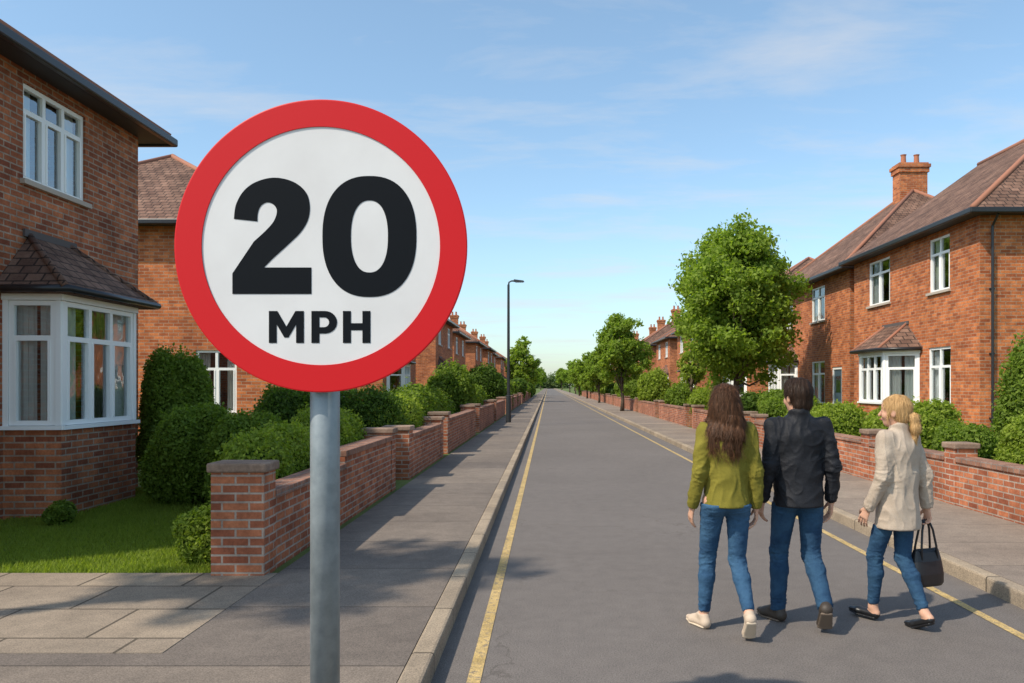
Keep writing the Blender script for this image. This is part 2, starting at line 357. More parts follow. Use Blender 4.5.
def tree(loc,H,W,zb,label,m='leaf_tree',s=.07,nc=90,cov=1.2,seed=0,group=None,trunk=.11,cs=(.13,.23),extra=()):
    g=np.random.default_rng(seed+900); root=empty('tree',loc,label,'tree',group)
    cz=(H+zb)/2; Rr=np.array([W/2,W/2,(H-zb)/2]); lob=[]
    for i in range(nc):
        d=g.normal(0,1,3); d/=np.linalg.norm(d); rad=g.uniform(.1,1)**.5*.88
        a_=math.atan2(d[1],d[0]); rad*=1+.10*math.sin(a_*3+seed)+.08*math.sin(d[2]*5+a_*2)
        q=d*rad; wz=1.0-.30*max(0,q[2])
        c=np.array([0,0,cz])+np.array([q[0]*wz,q[1]*wz,q[2]])*Rr; cr=W/2*g.uniform(*cs)
        lob.append((tuple(c),(cr,cr,cr*g.uniform(.65,.9))))
    C,Nn=lobes_leaves(lob,s,cov,g,2.0,.28,6/(W/4),seed,dep=.7,jit=1.1,sd=.26)
    V=leafquads(C,Nn,s,g); Fq=np.arange(len(V)).reshape(-1,4)
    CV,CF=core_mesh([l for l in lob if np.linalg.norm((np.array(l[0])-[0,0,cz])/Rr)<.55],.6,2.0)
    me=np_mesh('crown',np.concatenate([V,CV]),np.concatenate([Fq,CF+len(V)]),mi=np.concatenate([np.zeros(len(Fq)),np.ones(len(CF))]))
    mb=MB(); mb.tube([(0,0,-.05),(0.03,0,zb*.5),(0,.03,zb+.2),(.05,0,cz+Rr[2]*.4)],[trunk*1.25,trunk,trunk*.8,trunk*.25],12)
    for i in range(12):
        l=lob[(5+i*3)%nc][0]; z0=zb*.85+g.uniform(0,.3)*(H-zb)
        mid=(l[0]*.45,l[1]*.45,(z0+l[2])/2-.05*W)
        mb.tube([(0,0,z0),mid,l],[trunk*.5,trunk*.33,trunk*.1],8)
    mb.build('trunk',M['bark'],root,smooth=True)
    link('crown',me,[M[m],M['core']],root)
    return root
tree((6.35,27,G0),7.2,4.7,1.35,'large full green street tree beside the right hand houses','leaf_tree',.075,250,.95,1)
t2=tree((4.45,48,PZ-.01),6.2,3.7,1.15,'medium rounded street tree on the right pavement in mid distance','leaf_tree',.10,150,1.2,2)
t3=tree((6.9,38.5,G0),3.7,2.0,.9,'small pale green garden tree between the large tree and the far houses','leaf_light',.08,60,1.2,3)
tl=tree((-2.55,82,PZ),6.6,4.0,1.3,'tree leaning over the left pavement in the far distance','leaf_tree',.16,90,1.2,5)
tree((-6.6,3.3,PZ-.02),8.0,2.8,5.2,'tall garden tree outside the frame at left that shades the pavement','leaf_mid',.08,50,.8,6)
far=[(4.6,72,.85),(4.7,96,.9),(4.8,122,.95),(5.2,150,1.05),(-2.9,108,.85),(-2.8,140,.95),(-3.2,185,1.1),(5.2,190,1.2),(8,240,1.3),(-4.5,240,1.4),(5.2,300,1.5),(-3.0,330,1.5)]
for i,(x,y,s_) in enumerate(far):
    o=dup(t2 if i%2==0 else tl); o.location=(x,y,PZ-.02); o.scale=(s_,s_,s_*.95); o.rotation_euler.z=i*1.3
    sd='right' if x>3 else 'left'
    o['label']='distant street tree number %d from the camera on the %s side of the road'%(i+1,sd); o['group']='distant street trees'
g=np.random.default_rng(3); lob=[((x+g.uniform(-6,6),g.uniform(-12,12),1.5+g.uniform(0,2)),(9,7,4.5+g.uniform(0,3))) for x in range(-210,240,11)]
w=shrub('woodland',(0,500,0),lob,'dark line of woodland closing the end of the street','woodland','leaf_far',1.0,1.2,2.0,.12,.3,77); w['kind']='stuff'
# ---------------------------------------------------------------- houses
def wallgrid(mb,fr,z0,z1,holes,u0=0,u1=None,rev=.1,n=0):
    u1=fr.L if u1 is None else u1
    us=sorted({u0,u1,*[h[0] for h in holes],*[h[2] for h in holes]}); zs=sorted({z0,z1,*[h[1] for h in holes],*[h[3] for h in holes]})
    for a,b in zip(us,us[1:]):
        for c,d in zip(zs,zs[1:]):
            um=(a+b)/2; zm=(c+d)/2
            if any(h[0]<um<h[2] and h[1]<zm<h[3] for h in holes): continue
            mb.face([fr.P(a,c,n),fr.P(b,c,n),fr.P(b,d,n),fr.P(a,d,n)])
    for h in holes:
        a,c,b,d=h[:4]; P=fr.P
        mb.face([P(a,c,n),P(a,d,n),P(a,d,n-rev),P(a,c,n-rev)]); mb.face([P(b,c,n),P(b,c,n-rev),P(b,d,n-rev),P(b,d,n)])
        mb.face([P(a,d,n),P(b,d,n),P(b,d,n-rev),P(a,d,n-rev)]); mb.face([P(a,c,n),P(a,c,n-rev),P(b,c,n-rev),P(b,c,n)])
def window(root,org,fr,u0,z0,u1,z1,cols=2,trans=.3,n0=-.03,curt=True,sill=True,fw=.055,cw=.27):
    mb=MB(); e=.002; a,b,c,d=u0+e,u1-e,z0+e,z1-e; n1=n0-.06
    mb.fbox(fr,a,a+fw,c,d,n1,n0); mb.fbox(fr,b-fw,b,c,d,n1,n0)
    mb.fbox(fr,a+fw,b-fw,c,c+fw,n1,n0); mb.fbox(fr,a+fw,b-fw,d-fw,d,n1,n0)
    iw=(b-a-2*fw); zt=d-trans*(d-c) if trans else None
    for i in range(1,cols):
        u=a+fw+iw*i/cols; mb.fbox(fr,u-.03,u+.03,c+fw,d-fw,n1+.003,n0-.002)
    if zt:
        for i in range(cols):
            ua=a+fw+iw*i/cols+(.03 if i else 0); ub=a+fw+iw*(i+1)/cols-(.03 if i<cols-1 else 0)
            mb.fbox(fr,ua,ub,zt-.03,zt+.03,n1+.003,n0-.002)
            for q in ((ua,ua+.03,c+fw,zt-.03),(ub-.03,ub,c+fw,zt-.03)): mb.fbox(fr,*q,n1+.006,n0+.008)
    w=mb.build('window',M['white'],root,org)
    mb=MB(); nn=n0-.035; mb.face([fr.P(a+.01,c+.01,nn),fr.P(b-.01,c+.01,nn),fr.P(b-.01,d-.01,nn),fr.P(a+.01,d-.01,nn)])
    mb.build('pane',M['glass'],w,org,recalc=False)
    if sill:
        mb=MB(); mb.fbox(fr,u0-.06,u1+.06,z0-.055,z0+.004,n0-.02,.06); mb.build('sill',M['sill'] if sill==1 else M['white'],w,org)
    if curt:
        for side in (0,1):
            mb=MB(); wd=(b-a)*cw; st=14
            for i in range(st):
                ua=(a+.02 if side==0 else b-.02-wd)+wd*i/st; ub=ua+wd/st
                na=n1-.07+.02*math.sin(i*1.6); nb=n1-.07+.02*math.sin((i+1)*1.6)
                mb.face([fr.P(ua,c+.02,na),fr.P(ub,c+.02,nb),fr.P(ub,d-.02,nb),fr.P(ua,d-.02,na)])
            mb.build('curtain',M['curtain'],w,org,recalc=False,smooth=False)
    return w
def bay(root,org,fr,ua,ub,proj,cant,zs,zt,zr,bm,cols=3,curt=True,inset=.12):
    pts=[(ua,0),(ua+cant,proj),(ub-cant,proj),(ub,0)]
    mb=MB(); segs=[]
    for p,q in zip(pts,pts[1:]): segs.append(Frame(fr.xy(*p),fr.xy(*q)))
    for s in segs: wallgrid(mb,s,PZ-.05,zs,[])
    mb.face([fr.P(u,zs-.001,n) for u,n in pts])
    mb.build('bay_wall',bm,root,org,recalc=False)
    mb=MB()
    for s in segs:
        mb.fbox(s,.0,.06,zs,zt,-.07,.012); mb.fbox(s,s.L-.06,s.L,zs,zt,-.07,.0125)
        mb.fbox(s,-.02,s.L+.02,zt,zt+.07,-.08,.03)
    mb.build('bay_frame',M['white'],root,org)
    mb=MB()
    for s in segs: mb.fbox(s,-.03,s.L+.03,zs,zs+.045,-.1,.05)
    mb.build('bay_sill',M['white'],root,org)
    for i,s in enumerate(segs): window(root,org,s,.062,zs+.047,s.L-.062,zt-.002,cols if i==1 else 1,.3,n0=0.0,curt=curt,sill=False,cw=.27 if i==1 else .42)
    o=.17; ze=zt+.07; k=.5 if cant>.3 else -1
    E=[(ua-o,.003),(ua+cant-o*k,proj+o),(ub-cant+o*k,proj+o),(ub+o,.003)]
    if k<0: E[1]=(ua-o,proj+o); E[2]=(ub+o,proj+o)
    T=[(ua+cant+inset,.003),(ub-cant-inset,.003)]
    mb=MB(); lo=[fr.P(u,ze,n) for u,n in E]; hi=[fr.P(u,ze+.07,n) for u,n in E]; t=[fr.P(u,zr,n) for u,n in T]
    mb.face([hi[0],hi[1],t[0]]); mb.face([hi[1],hi[2],t[1],t[0]]); mb.face([hi[2],hi[3],t[1]]); mb.face(lo)
    mb.face([hi[0],t[0],t[1],hi[3],lo[3],lo[0]])
    for i in range(3): mb.face([lo[i],lo[i+1],hi[i+1],hi[i]])
    r=mb.build('bay_roof',M['tile'],root,org)
    mb=MB(); gp=[fr.P(u,ze+.045,n+.035) for u,n in E]; mb.tube(gp,.042,8); mb.build('gutter',M['gutter'],r,org,smooth=True)
    for a_,b_ in ((hi[1],t[0]),(hi[2],t[1])):
        mb=MB(); mb.tube([a_,b_],.04,8); mb.build('hip_tiles',M['ridge'] if bm is M['brick'] else M['tile'],r,org,smooth=True)
    mb=MB(); mb.fbox(fr,T[0][0]-.12,T[1][0]+.12,zr-.03,zr+.06,.004,.03); mb.build('flashing',M['lead'],r,org)
def house(label,side,Xf,Y0,Y1,depth,ze,zr,bm,front=(),bayspec=None,end=(),door=None,chim=None,hipfar=True,curt=True,group=None,xr=None,pipes=(),canopy=None,ov=.32,inset=.12):
    x0,x1=(Xf-depth,Xf) if side=='L' else (Xf,Xf+depth)
    org=(Xf,(Y0+Y1)/2,PZ); root=empty('brick_house',org,label,'house',group)
    fr=Frame((Xf,Y0),(Xf,Y1)) if side=='L' else Frame((Xf,Y1),(Xf,Y0))
    cv=(lambda a,b:(a-Y0,b-Y0)) if side=='L' else (lambda a,b:(Y1-b,Y1-a))
    fe=Frame((x0,Y0),(x1,Y0)); ff=Frame((x1,Y1),(x0,Y1)); fb=Frame((x0,Y1),(x0,Y0)) if side=='L' else Frame((x1,Y0),(x1,Y1))
    zt=ze-.10; holes=[]; W=[]
    for (a,b,c,d,cols,tr) in front:
        u0,u1=cv(a,b); holes.append((u0,c,u1,d)); W.append((fr,u0,c,u1,d,cols,tr))
    bb=None
    if bayspec:
        u0,u1=cv(bayspec[0],bayspec[1]); holes.append((u0+.2,bayspec[4]+.05,u1-.2,bayspec[5]-.02)); bb=(u0,u1)
    if door: u0,u1=cv(*door); holes.append((u0,PZ,u1,2.25)); dd=(u0,u1)
    eh=[]
    for (a,b,c,d,cols,tr) in end:
        eh.append((a-x0,c,b-x0,d)); W.append((fe,a-x0,c,b-x0,d,cols,tr))
    mb=MB(); wallgrid(mb,fr,PZ-.05,zt,holes); wallgrid(mb,fe,PZ-.05,zt,eh); wallgrid(mb,ff,PZ-.05,zt,[]); wallgrid(mb,fb,PZ-.05,zt,[])
    if not hipfar:
        xm_=xr if xr else (x0+x1)/2
        mb.face([(x0,Y1-.002,zt),(x1,Y1-.002,zt),(x1,Y1-.002,ze+.02),(xm_,Y1-.002,zr-.12),(x0,Y1-.002,ze+.02)])
    wl=mb.build('wall',bm,root,org,recalc=False)
    mb=MB(); mb.box(x0+.05,x1-.05,Y0+.05,Y1-.05,2.75,2.9); 
    mb.box(x0+depth*.45,x0+depth*.45+.1,Y0+.05,Y1-.05,PZ,2.75); mb.box(x0+depth*.45,x0+depth*.45+.1,Y0+.05,Y1-.05,2.9,zt-.02)
    mb.build('inner_floor',M['floor'],wl,org)
    for (f,a,c,b,d,cols,tr) in W: window(root,org,f,a,c,b,d,cols,tr,curt=curt)
    if door:
        mb=MB(); mb.fbox(fr,dd[0]+.003,dd[1]-.003,PZ,2.24,-.09,-.05); dr=mb.build('door',M['door'],root,org)
        mb=MB(); mb.fbox(fr,dd[0]+.25,dd[1]-.25,1.4,1.95,-.05,-.045); mb.build('door_glass',M['glass'],dr,org)
        mb=MB()
        for q in ((dd[0]+.003,dd[0]+.07,PZ,2.24),(dd[1]-.07,dd[1]-.003,PZ,2.24),(dd[0]+.07,dd[1]-.07,2.17,2.24)): mb.fbox(fr,*q,-.05,-.02)
        mb.build('door_frame',M['white'],dr,org)
    if bayspec: bay(root,org,fr,bb[0],bb[1],bayspec[2],bayspec[3],bayspec[4],bayspec[5],bayspec[6],bm,bayspec[7],curt,inset)
    xm=xr if xr else (x0+x1)/2; run=min((x1-x0)/2+ov,(Y1-Y0)/2+ov-.2)
    E=[(x0-ov,Y0-ov),(x1+ov,Y0-ov),(x1+ov,Y1+ov),(x0-ov,Y1+ov)]
    if not hipfar: E[2]=(x1+ov,Y1+.1); E[3]=(x0-ov,Y1+.1)
    A=(xm,Y0-ov+run,zr); B=(xm,(Y1+ov-run) if hipfar else Y1+.1,zr)
    lo=[(x,y,zt) for x,y in E]; hi=[(x,y,ze) for x,y in E]
    mb=MB(); mb.face([hi[0],hi[1],A]); mb.face([hi[1],hi[2],B,A]); mb.face([hi[2],hi[3],B]); mb.face([hi[3],hi[0],A,B])
    for i in range(4): mb.face([lo[i],lo[(i+1)%4],hi[(i+1)%4],hi[i]])
    mb.face(lo); rf=mb.build('roof',M['tile'],root,org)
    mb=MB(); mb.tube([A,B],.075,8)
    mb.tube([hi[0],A],.065,8); mb.tube([hi[1],A],.065,8)
    if hipfar: mb.tube([hi[2],B],.065,8); mb.tube([hi[3],B],.065,8)
    mb.build('ridge_tiles',M['ridge'],rf,org,smooth=True)
    mb=MB()
    for i in range(4):
        p,q=lo[i],lo[(i+1)%4]; f=Frame(p[:2],q[:2]); mb.fbox(f,-.09,f.L+.09,zt+.0-.03,ze-.012,.012,.10)
    mb.build('gutter',M['gutter'],rf,org,bevel=.02)
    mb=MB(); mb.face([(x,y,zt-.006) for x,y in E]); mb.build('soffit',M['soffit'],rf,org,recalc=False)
    if chim:
        (cx_,cy_,zc,wx,wy)=chim; mb=MB(); zb=zr-1.2
        mb.box(cx_-wx/2,cx_+wx/2,cy_-wy/2,cy_+wy/2,zb,zc-.35); mb.box(cx_-wx/2-.05,cx_+wx/2+.05,cy_-wy/2-.05,cy_+wy/2+.05,zc-.35,zc-.18)
        mb.box(cx_-wx/2-.09,cx_+wx/2+.09,cy_-wy/2-.09,cy_+wy/2+.09,zc-.18,zc-.06); mb.box(cx_-wx/2-.03,cx_+wx/2+.03,cy_-wy/2-.03,cy_+wy/2+.03,zc-.06,zc)
        mb.build('chimney',bm,rf,org)
        for dx in (-wx*.24,wx*.24):
            mb=MB(); mb.tube([(cx_+dx,cy_,zc),(cx_+dx,cy_,zc+.3),(cx_+dx,cy_,zc+.36)],[.10,.085,.11],12); mb.build('chimney_pot',M['pot'],rf,org)
    for (f,u) in pipes:
        F_={'f':fr,'e':fe}[f]; u=(cv(u,u)[0] if f=='f' else u-x0)
        mb=MB(); mb.tube([F_.P(u,PZ,.06),F_.P(u,zt-.25,.06),F_.P(u,zt-.03,ov*.9)],.028,10); 
        for zz in (.9,2.3,3.7): mb.fbox(F_,u-.045,u+.045,zz,zz+.04,.002,.07)
        mb.build('drainpipe',M['gutter'],root,org,smooth=False)
    return root
house('near left red brick house with bay window and black gutter','L',-6.2,5.6,12.1,7.4,5.48,8.2,M['brick_l'],
   front=[(9.45,10.72,4.06,5.22,3,.28)],bayspec=(9.10,10.82,.64,.04,1.12,2.60,3.42,3),pipes=(),inset=.42)
house('second left brick house half hidden behind the round road sign','L',-6.2,18.5,26,8.3,5.42,7.95,M['brick'],
   front=[(19.6,20.9,3.95,5.1,3,.28),(23.4,24.7,3.95,5.1,3,.28)],bayspec=(19.3,21.7,.6,.55,1.1,2.5,3.2,3),door=(23.6,24.5),
   end=[(-8.15,-7.2,1.0,2.45,2,.3)],curt=True)
R1=house('near right orange brick house with hipped roof and white windows','R',9.34,17.3,24.4,7.7,5.42,8.4,M['brick'],
   front=[(18.6,19.6,3.88,5.18,2,.3),(21.85,23.3,3.92,5.18,2,.3),(18.55,19.65,1.0,2.55,2,.3)],bayspec=(20.1,22.9,.66,.6,1.15,2.45,3.25,3),hipfar=False,pipes=(('e',9.58),),xr=13.2)
R2=house('second right orange brick house with a tall chimney','R',9.55,25.3,33.6,7.7,5.42,8.75,M['brick'],
   front=[(27.6,29.0,3.9,5.12,2,.3),(31.2,32.5,3.9,5.12,2,.3),(27.6,29.0,1.0,2.5,2,.3)],bayspec=(30.6,33.0,.6,.55,1.1,2.45,3.2,3),door=(26.0,26.9),chim=(13.3,29.4,9.75,1.0,.62),pipes=(),xr=13.3)
def generic(side,Xf,Y0,label,grp,chim=True):
    return house(label,side,Xf,Y0,Y0+7.6,7.8,5.4,8.2,M['brick'],front=[(Y0+1.1,Y0+2.4,3.9,5.1,2,.3),(Y0+5.2,Y0+6.5,3.9,5.1,2,.3)],
      bayspec=(Y0+.7,Y0+3.1,.6,.55,1.1,2.45,3.2,3),door=(Y0+5.3,Y0+6.2),chim=((Xf-3.9 if side=='L' else Xf+3.9),Y0+5.2,9.1,.8,.55) if chim else None,curt=False,group=grp,end=[((Xf-2.6) if side=='L' else Xf+1.4,(Xf-1.4) if side=='L' else Xf+2.6,3.9,5.0,2,.3)])
GL=generic('L',-6.3,30.5,'third left brick house, just right of the round sign','brick houses on the left side')
GR0=generic('R',9.5,37.5,'third right brick house behind the large tree','brick houses on the right side',False)
GR=generic('R',9.2,49.3,'fourth brick house from the camera on the right side','brick houses on the right side',True)
ords=['fourth','fifth','sixth','seventh','eighth','ninth','tenth','eleventh']
for i in range(8):
    o=dup(GL); o.location.y+=12.2*(i+1)+(i%3)*.5; o.location.x+=(.3,-.2,.1)[i%3]; o['label']='%s brick house from the camera on the left side'%ords[i]
    if i: 
        o=dup(GR); o.location.y+=11.8*i+(i%2)*.6; o.location.x+=(-.3,.2,-.6)[i%3]; o['label']='%s brick house from the camera on the right side'%ords[i]
# ---------------------------------------------------------------- garden walls
def gwall(label,X,side,Y0,Y1,h,pillars=(True,True),ph=.90,step=None,group=None,pw=.42,pd=.36):
    sg=-1 if side=='L' else 1; t=.22; org=(X+sg*t/2,(Y0+Y1)/2,PZ); root=empty('garden_wall',org,label,'garden wall',group)
    xa,xb=sorted((X,X+sg*t)); secs=[(Y0,Y1,h)] if not step else [(Y0,step[0],h),(step[0],Y1,step[1])]
    y_a=Y0+(pd if pillars[0] else 0); y_b=Y1-(pd if pillars[1] else 0)
    mb=MB(); mc=MB()
    for a,b,hh in secs:
        a=max(a,y_a); b=min(b,y_b); mb.box(xa,xb,a,b,PZ-.05,PZ+hh-.06); mc.box(xa-.022,xb+.022,a+(0 if a>y_a else .002),b-.002,PZ+hh-.06,PZ+hh+.01)
    mb.build('wall_body',M['brick_w'],root,org); mc.build('coping',M['coping'],root,org,bevel=.008)
    for k,on in enumerate(pillars):
        if not on: continue
        ya,yb=(Y0,Y0+pd) if k==0 else (Y1-pd,Y1)
        if side=='L': pb=xb+.012; pa=pb-pw
        else: pa=xa-.012; pb=pa+pw
        mb=MB(); mb.box(pa,pb,ya,yb,PZ-.05,PZ+ph-.075); p=mb.build('pillar',M['brick_w'],root,org)
        mb=MB(); mb.box(pa-.028,pb+.028,ya-.028,yb+.028,PZ+ph-.075,PZ+ph); mb.build('pillar_cap',M['cap'],p,org,bevel=.015)
    return root
gl='low brick garden walls on the left'; gr_='low brick garden walls on the right'
gwall('nearest left low brick wall with a capped gate pillar and a step up',-2.26,'L',6.33,11.8,.63,(True,True),.89,(8.9,.77),gl,.42,.27)
gwall('second low brick wall on the left beyond the first gap',-2.26,'L',12.95,17.2,.70,(True,True),.85,None,gl)
gwall('third low brick wall on the left beyond the second gap',-2.26,'L',17.9,24.8,.76,(True,True),.92,None,gl)
gwall('near right low brick wall running out at the right edge',5.14,'R',1.5,10.35,.60,(False,True),.78,None,gr_,.28,.28)
gwall('short right low brick wall section behind the blonde woman',5.14,'R',10.37,13.1,.60,(False,True),.80,None,gr_,.32,.32)
gwall('right low brick wall section behind the man and the woman in olive',5.14,'R',13.12,20.2,.62,(False,True),.80,None,gr_,.32,.32)
gwall('right low brick wall section near the large tree',5.14,'R',21.0,28.5,.68,(True,True),.83,None,gr_,.36)
wl_=gwall('fourth low brick wall on the left beside the street lamp',-2.26,'L',26.2,33.4,.76,(True,True),.92,None,gl)
wr_=gwall('right low brick wall section just past the large tree',5.14,'R',29.8,37.0,.68,(True,True),.83,None,gr_,.36)
for i in range(10):
    o=dup(wl_); o.location.y+=8.5*(i+1); o['label']='distant left garden wall, number %d along the pavement'%(i+5)
    o=dup(wr_); o.location.y+=8.5*(i+1); o['label']='distant right garden wall, number %d along the pavement'%(i+6)
for i in range(8):
    for sx,xx in (('left',-3.1),('right',6.1)):
        o=bush(xx+random.uniform(-.2,.3),62+i*11+random.uniform(-2,2),1.8,4.0,random.uniform(1.5,2.6),'distant garden bush number %d on the %s side'%(i+1,sx),['leaf_mid','leaf_dark','leaf_light'][i%3],.17,40+i,1.8,group='distant garden bushes')
# ---------------------------------------------------------------- street lamp
L0=empty('street_lamp',(-1.63,33,PZ),'tall dark street lamp on the left pavement','street lamp')
ml=mat('lamp_paint',(.025,.028,.03),.5)[0]
mb=MB(); mb.tube([(0,0,-.02),(0,0,1.1),(0,0,1.12),(0,0,5.68)],[.11,.10,.065,.05],14); mb.build('pole',ml,L0,smooth=False)
mb=MB(); mb.tube([(0,0,5.62),(.02,0,5.78),(.12,0,5.83),(.3,0,5.84)],.032,8); mb.build('arm',ml,L0,smooth=True)
mb=MB(); mb.hexa([(.2,-.09,5.80),(.66,-.07,5.79),(.66,.07,5.79),(.2,.09,5.80),(.22,-.07,5.90),(.62,-.05,5.85),(.62,.05,5.85),(.22,.07,5.90)]); lh=mb.build('lamp_head',ml,L0,bevel=.015)
mb=MB(); mb.box(.28,.62,-.055,.055,5.77,5.788); mb.build('lamp_glass',mat('lamp_lens',(.5,.5,.48),.2)[0],lh)
# ---------------------------------------------------------------- the sign
YS=3.1; U=YS/F0
sx=(321-VX)*U; sz=HC+(VY-246)*U
S=empty('speed_limit_sign',(sx,YS,PZ),'large round red bordered sign reading 20 MPH on a grey post','road sign')
org=(sx,YS,PZ)
def px(x,y,n): return ((x-VX)*U,YS-n,HC+(VY-y)*U)
mred=mat('sign_red',(.60,.009,.013),.5,spec=.25)[0]; 
def signwhite():
    m,nt,b=mat('sign_white',(.78,.76,.74),.5,spec=.3); p=geo(nt).outputs['Position']; a=noise_n(nt,p,3,4,.6)
    nt.links.new(ramp(nt,a,[(.3,(.67,.655,.645)),(.7,(.74,.73,.72))]),b.inputs['Base Color']); return m
mw=signwhite(); mblk=mat('sign_black',(.005,.007,.010),.7,spec=.12)[0]
def galv():
    m,nt,b=mat('galvanised',(.3,.33,.35),.5,.35); p=geo(nt).outputs['Position']; a=noise_n(nt,p,9,6,.7)
    nt.links.new(ramp(nt,a,[(.3,(.20,.24,.26)),(.7,(.33,.37,.39))]),b.inputs['Base Color']); 
    nt.links.new(ramp(nt,a,[(.3,(.4,.4,.4)),(.7,(.65,.65,.65))]),b.inputs['Roughness']); bump(nt,b,a,.08,.003); return m
mg=galv()
def disc(mb,r,n0,n1,seg=128):
    i0=len(mb.v)
    for n in (n0,n1):
        for k in range(seg):
            a=2*math.pi*k/seg; mb.v.append(px(321+r*math.cos(a),246+r*math.sin(a),n))
    for k in range(seg): mb.f.append((i0+k,i0+(k+1)%seg,i0+seg+(k+1)%seg,i0+seg+k))
    mb.f.append(tuple(range(i0,i0+seg))); mb.f.append(tuple(range(i0+seg,i0+2*seg)))
mb=MB(); disc(mb,145.6,-.006,0.0); plate=mb.build('plate',mw,S,org)
mb=MB(); seg=160
for (r,n) in ((146.3,-.007),(146.3,.003),(145.2,.0045),(119.2,.0045),(119,.001)):
    for k in range(seg):
        a=2*math.pi*k/seg; mb.v.append(px(321+r*math.cos(a),246+r*math.sin(a),n))
for j in range(4):
    for k in range(seg): mb.f.append((j*seg+k,j*seg+(k+1)%seg,(j+1)*seg+(k+1)%seg,(j+1)*seg+k))
mb.build('red_border',mred,plate,org)
def catmull(p,n=6):
    out=[]
    for i in range(len(p)-1):
        p0=Vector(p[max(i-1,0)]);p1=Vector(p[i]);p2=Vector(p[i+1]);p3=Vector(p[min(i+2,len(p)-1)])
        for k in range(n):
            t=k/n; out.append(tuple(.5*((2*p1)+(-p0+p2)*t+(2*p0-5*p1+4*p2-p3)*t*t+(-p0+3*p1-3*p2+p3)*t**3)))
    out.append(tuple(p[-1])); return out
outer=catmull([(234,219),(236,205),(243,192),(254,183),(270,178),(285,179),(298,184.5),(307,194),(310,207),(308,220),(301,232),(290,243),(273,258.5)])
inner=catmull([(254,241.5),(266,230.5),(274,221),(277,211),(273.5,204.5),(267,202.5),(261,206),(258,213),(257.5,221.5)])
poly=outer+[(264,267.5),(311.5,267.5),(311.5,294),(232.5,294),(232.5,273.5)]+inner
def glyph(polys,strips=()):
    mb=MB()
    for p in polys: mb.face([px(x,y,.0016) for x,y in p])
    for a,b,closed in strips:
        n=len(a)
        for k in range(n if closed else n-1):
            j=(k+1)%n; mb.face([px(*a[k],.0016),px(*a[j],.0016),px(*b[j],.0016),px(*b[k],.0016)])
    return mb
def fin(mb,name):
    me=bpy.data.meshes.new(name); me.from_pydata([(v[0]-org[0],v[1]-org[1],v[2]-org[2]) for v in mb.v],[],mb.f)
    bm=bmesh.new(); bm.from_mesh(me); bmesh.ops.triangulate(bm,faces=bm.faces,ngon_method='EAR_CLIP'); bm.to_mesh(me); bm.free()
    return link(name,me,mblk,plate)
fin(glyph([poly]),'numeral')
def sup(cx,cy,a,b,e,n=96): 
    o=[]
    for k in range(n):
        t=2*math.pi*k/n; c,s=math.cos(t),math.sin(t); o.append((cx+a*math.copysign(abs(c)**(2/e),c),cy+b*math.copysign(abs(s)**(2/e),s)))
    return o
fin(glyph([],[(sup(369.5,236.5,47,60.5,2.35),sup(369.5,236.5,18.5,36,2.3),True)]),'numeral')
fin(glyph([[(269,343),(269,311),(277.5,311),(286.5,326.5),(295.5,311),(304,311),(304,343),(296.2,343),(296.2,324.5),(288.6,337.5),(284.4,337.5),(276.8,324.5),(276.8,343)]]),'letter')
n_=14
po=[(319.5,311)]+[(325+12.2*math.sin(math.pi*k/n_)*1.0,322.3-11.3*math.cos(math.pi*k/n_)) for k in range(n_+1)]+[(319.5,333.6)]
pi_=[(319.5,317.4)]+[(324+5.2*math.sin(math.pi*k/n_),322.3-4.9*math.cos(math.pi*k/n_)) for k in range(n_+1)]+[(319.5,327.2)]
fin(glyph([[(311.5,343),(311.5,311),(319.5,311),(319.5,343)]],[(po,pi_,False)]),'letter')
fin(glyph([[(343,343),(343,311),(351,311),(351,323.2),(362.5,323.2),(362.5,311),(370.5,311),(370.5,343),(362.5,343),(362.5,330.2),(351,330.2),(351,343)]]),'letter')
pr=.0575; yc=YS+.012+pr+.03
pxx=(321-VX)/F0*(yc-pr)
mb=MB(); mb.tube([(pxx,yc,PZ-.03),(pxx,yc,sz+.42)],pr,40); po_=mb.build('post',mg,S,org,smooth=False)
for p in po_.data.polygons: p.use_smooth=len(p.vertices)==4
mb=MB(); mb.tube([(pxx,yc,sz+.42),(pxx,yc,sz+.44)],pr+.004,40); mb.build('post_cap',M['gutter'],S,org)
for dz in (-.28,.28):
    mb=MB(); mb.box(pxx-.30,pxx+.30,YS+.0075,YS+.035,sz+dz-.025,sz+dz+.025)
    for s_ in (-1,1): mb.box(pxx+s_*(pr+.012)-.008,pxx+s_*(pr+.012)+.008,YS+.035,yc+pr*.9,sz+dz-.02,sz+dz+.02)
    mb.box(pxx-pr-.02,pxx+pr+.02,yc+pr+.001,yc+pr+.012,sz+dz-.02,sz+dz+.02)
    mb.build('bracket',mg,S,org)
mb=MB(); mb.tube([(pxx,yc,PZ-.01),(pxx,yc,PZ+.012)],pr+.05,32); mb.build('base_collar',M['sill'],S,org)
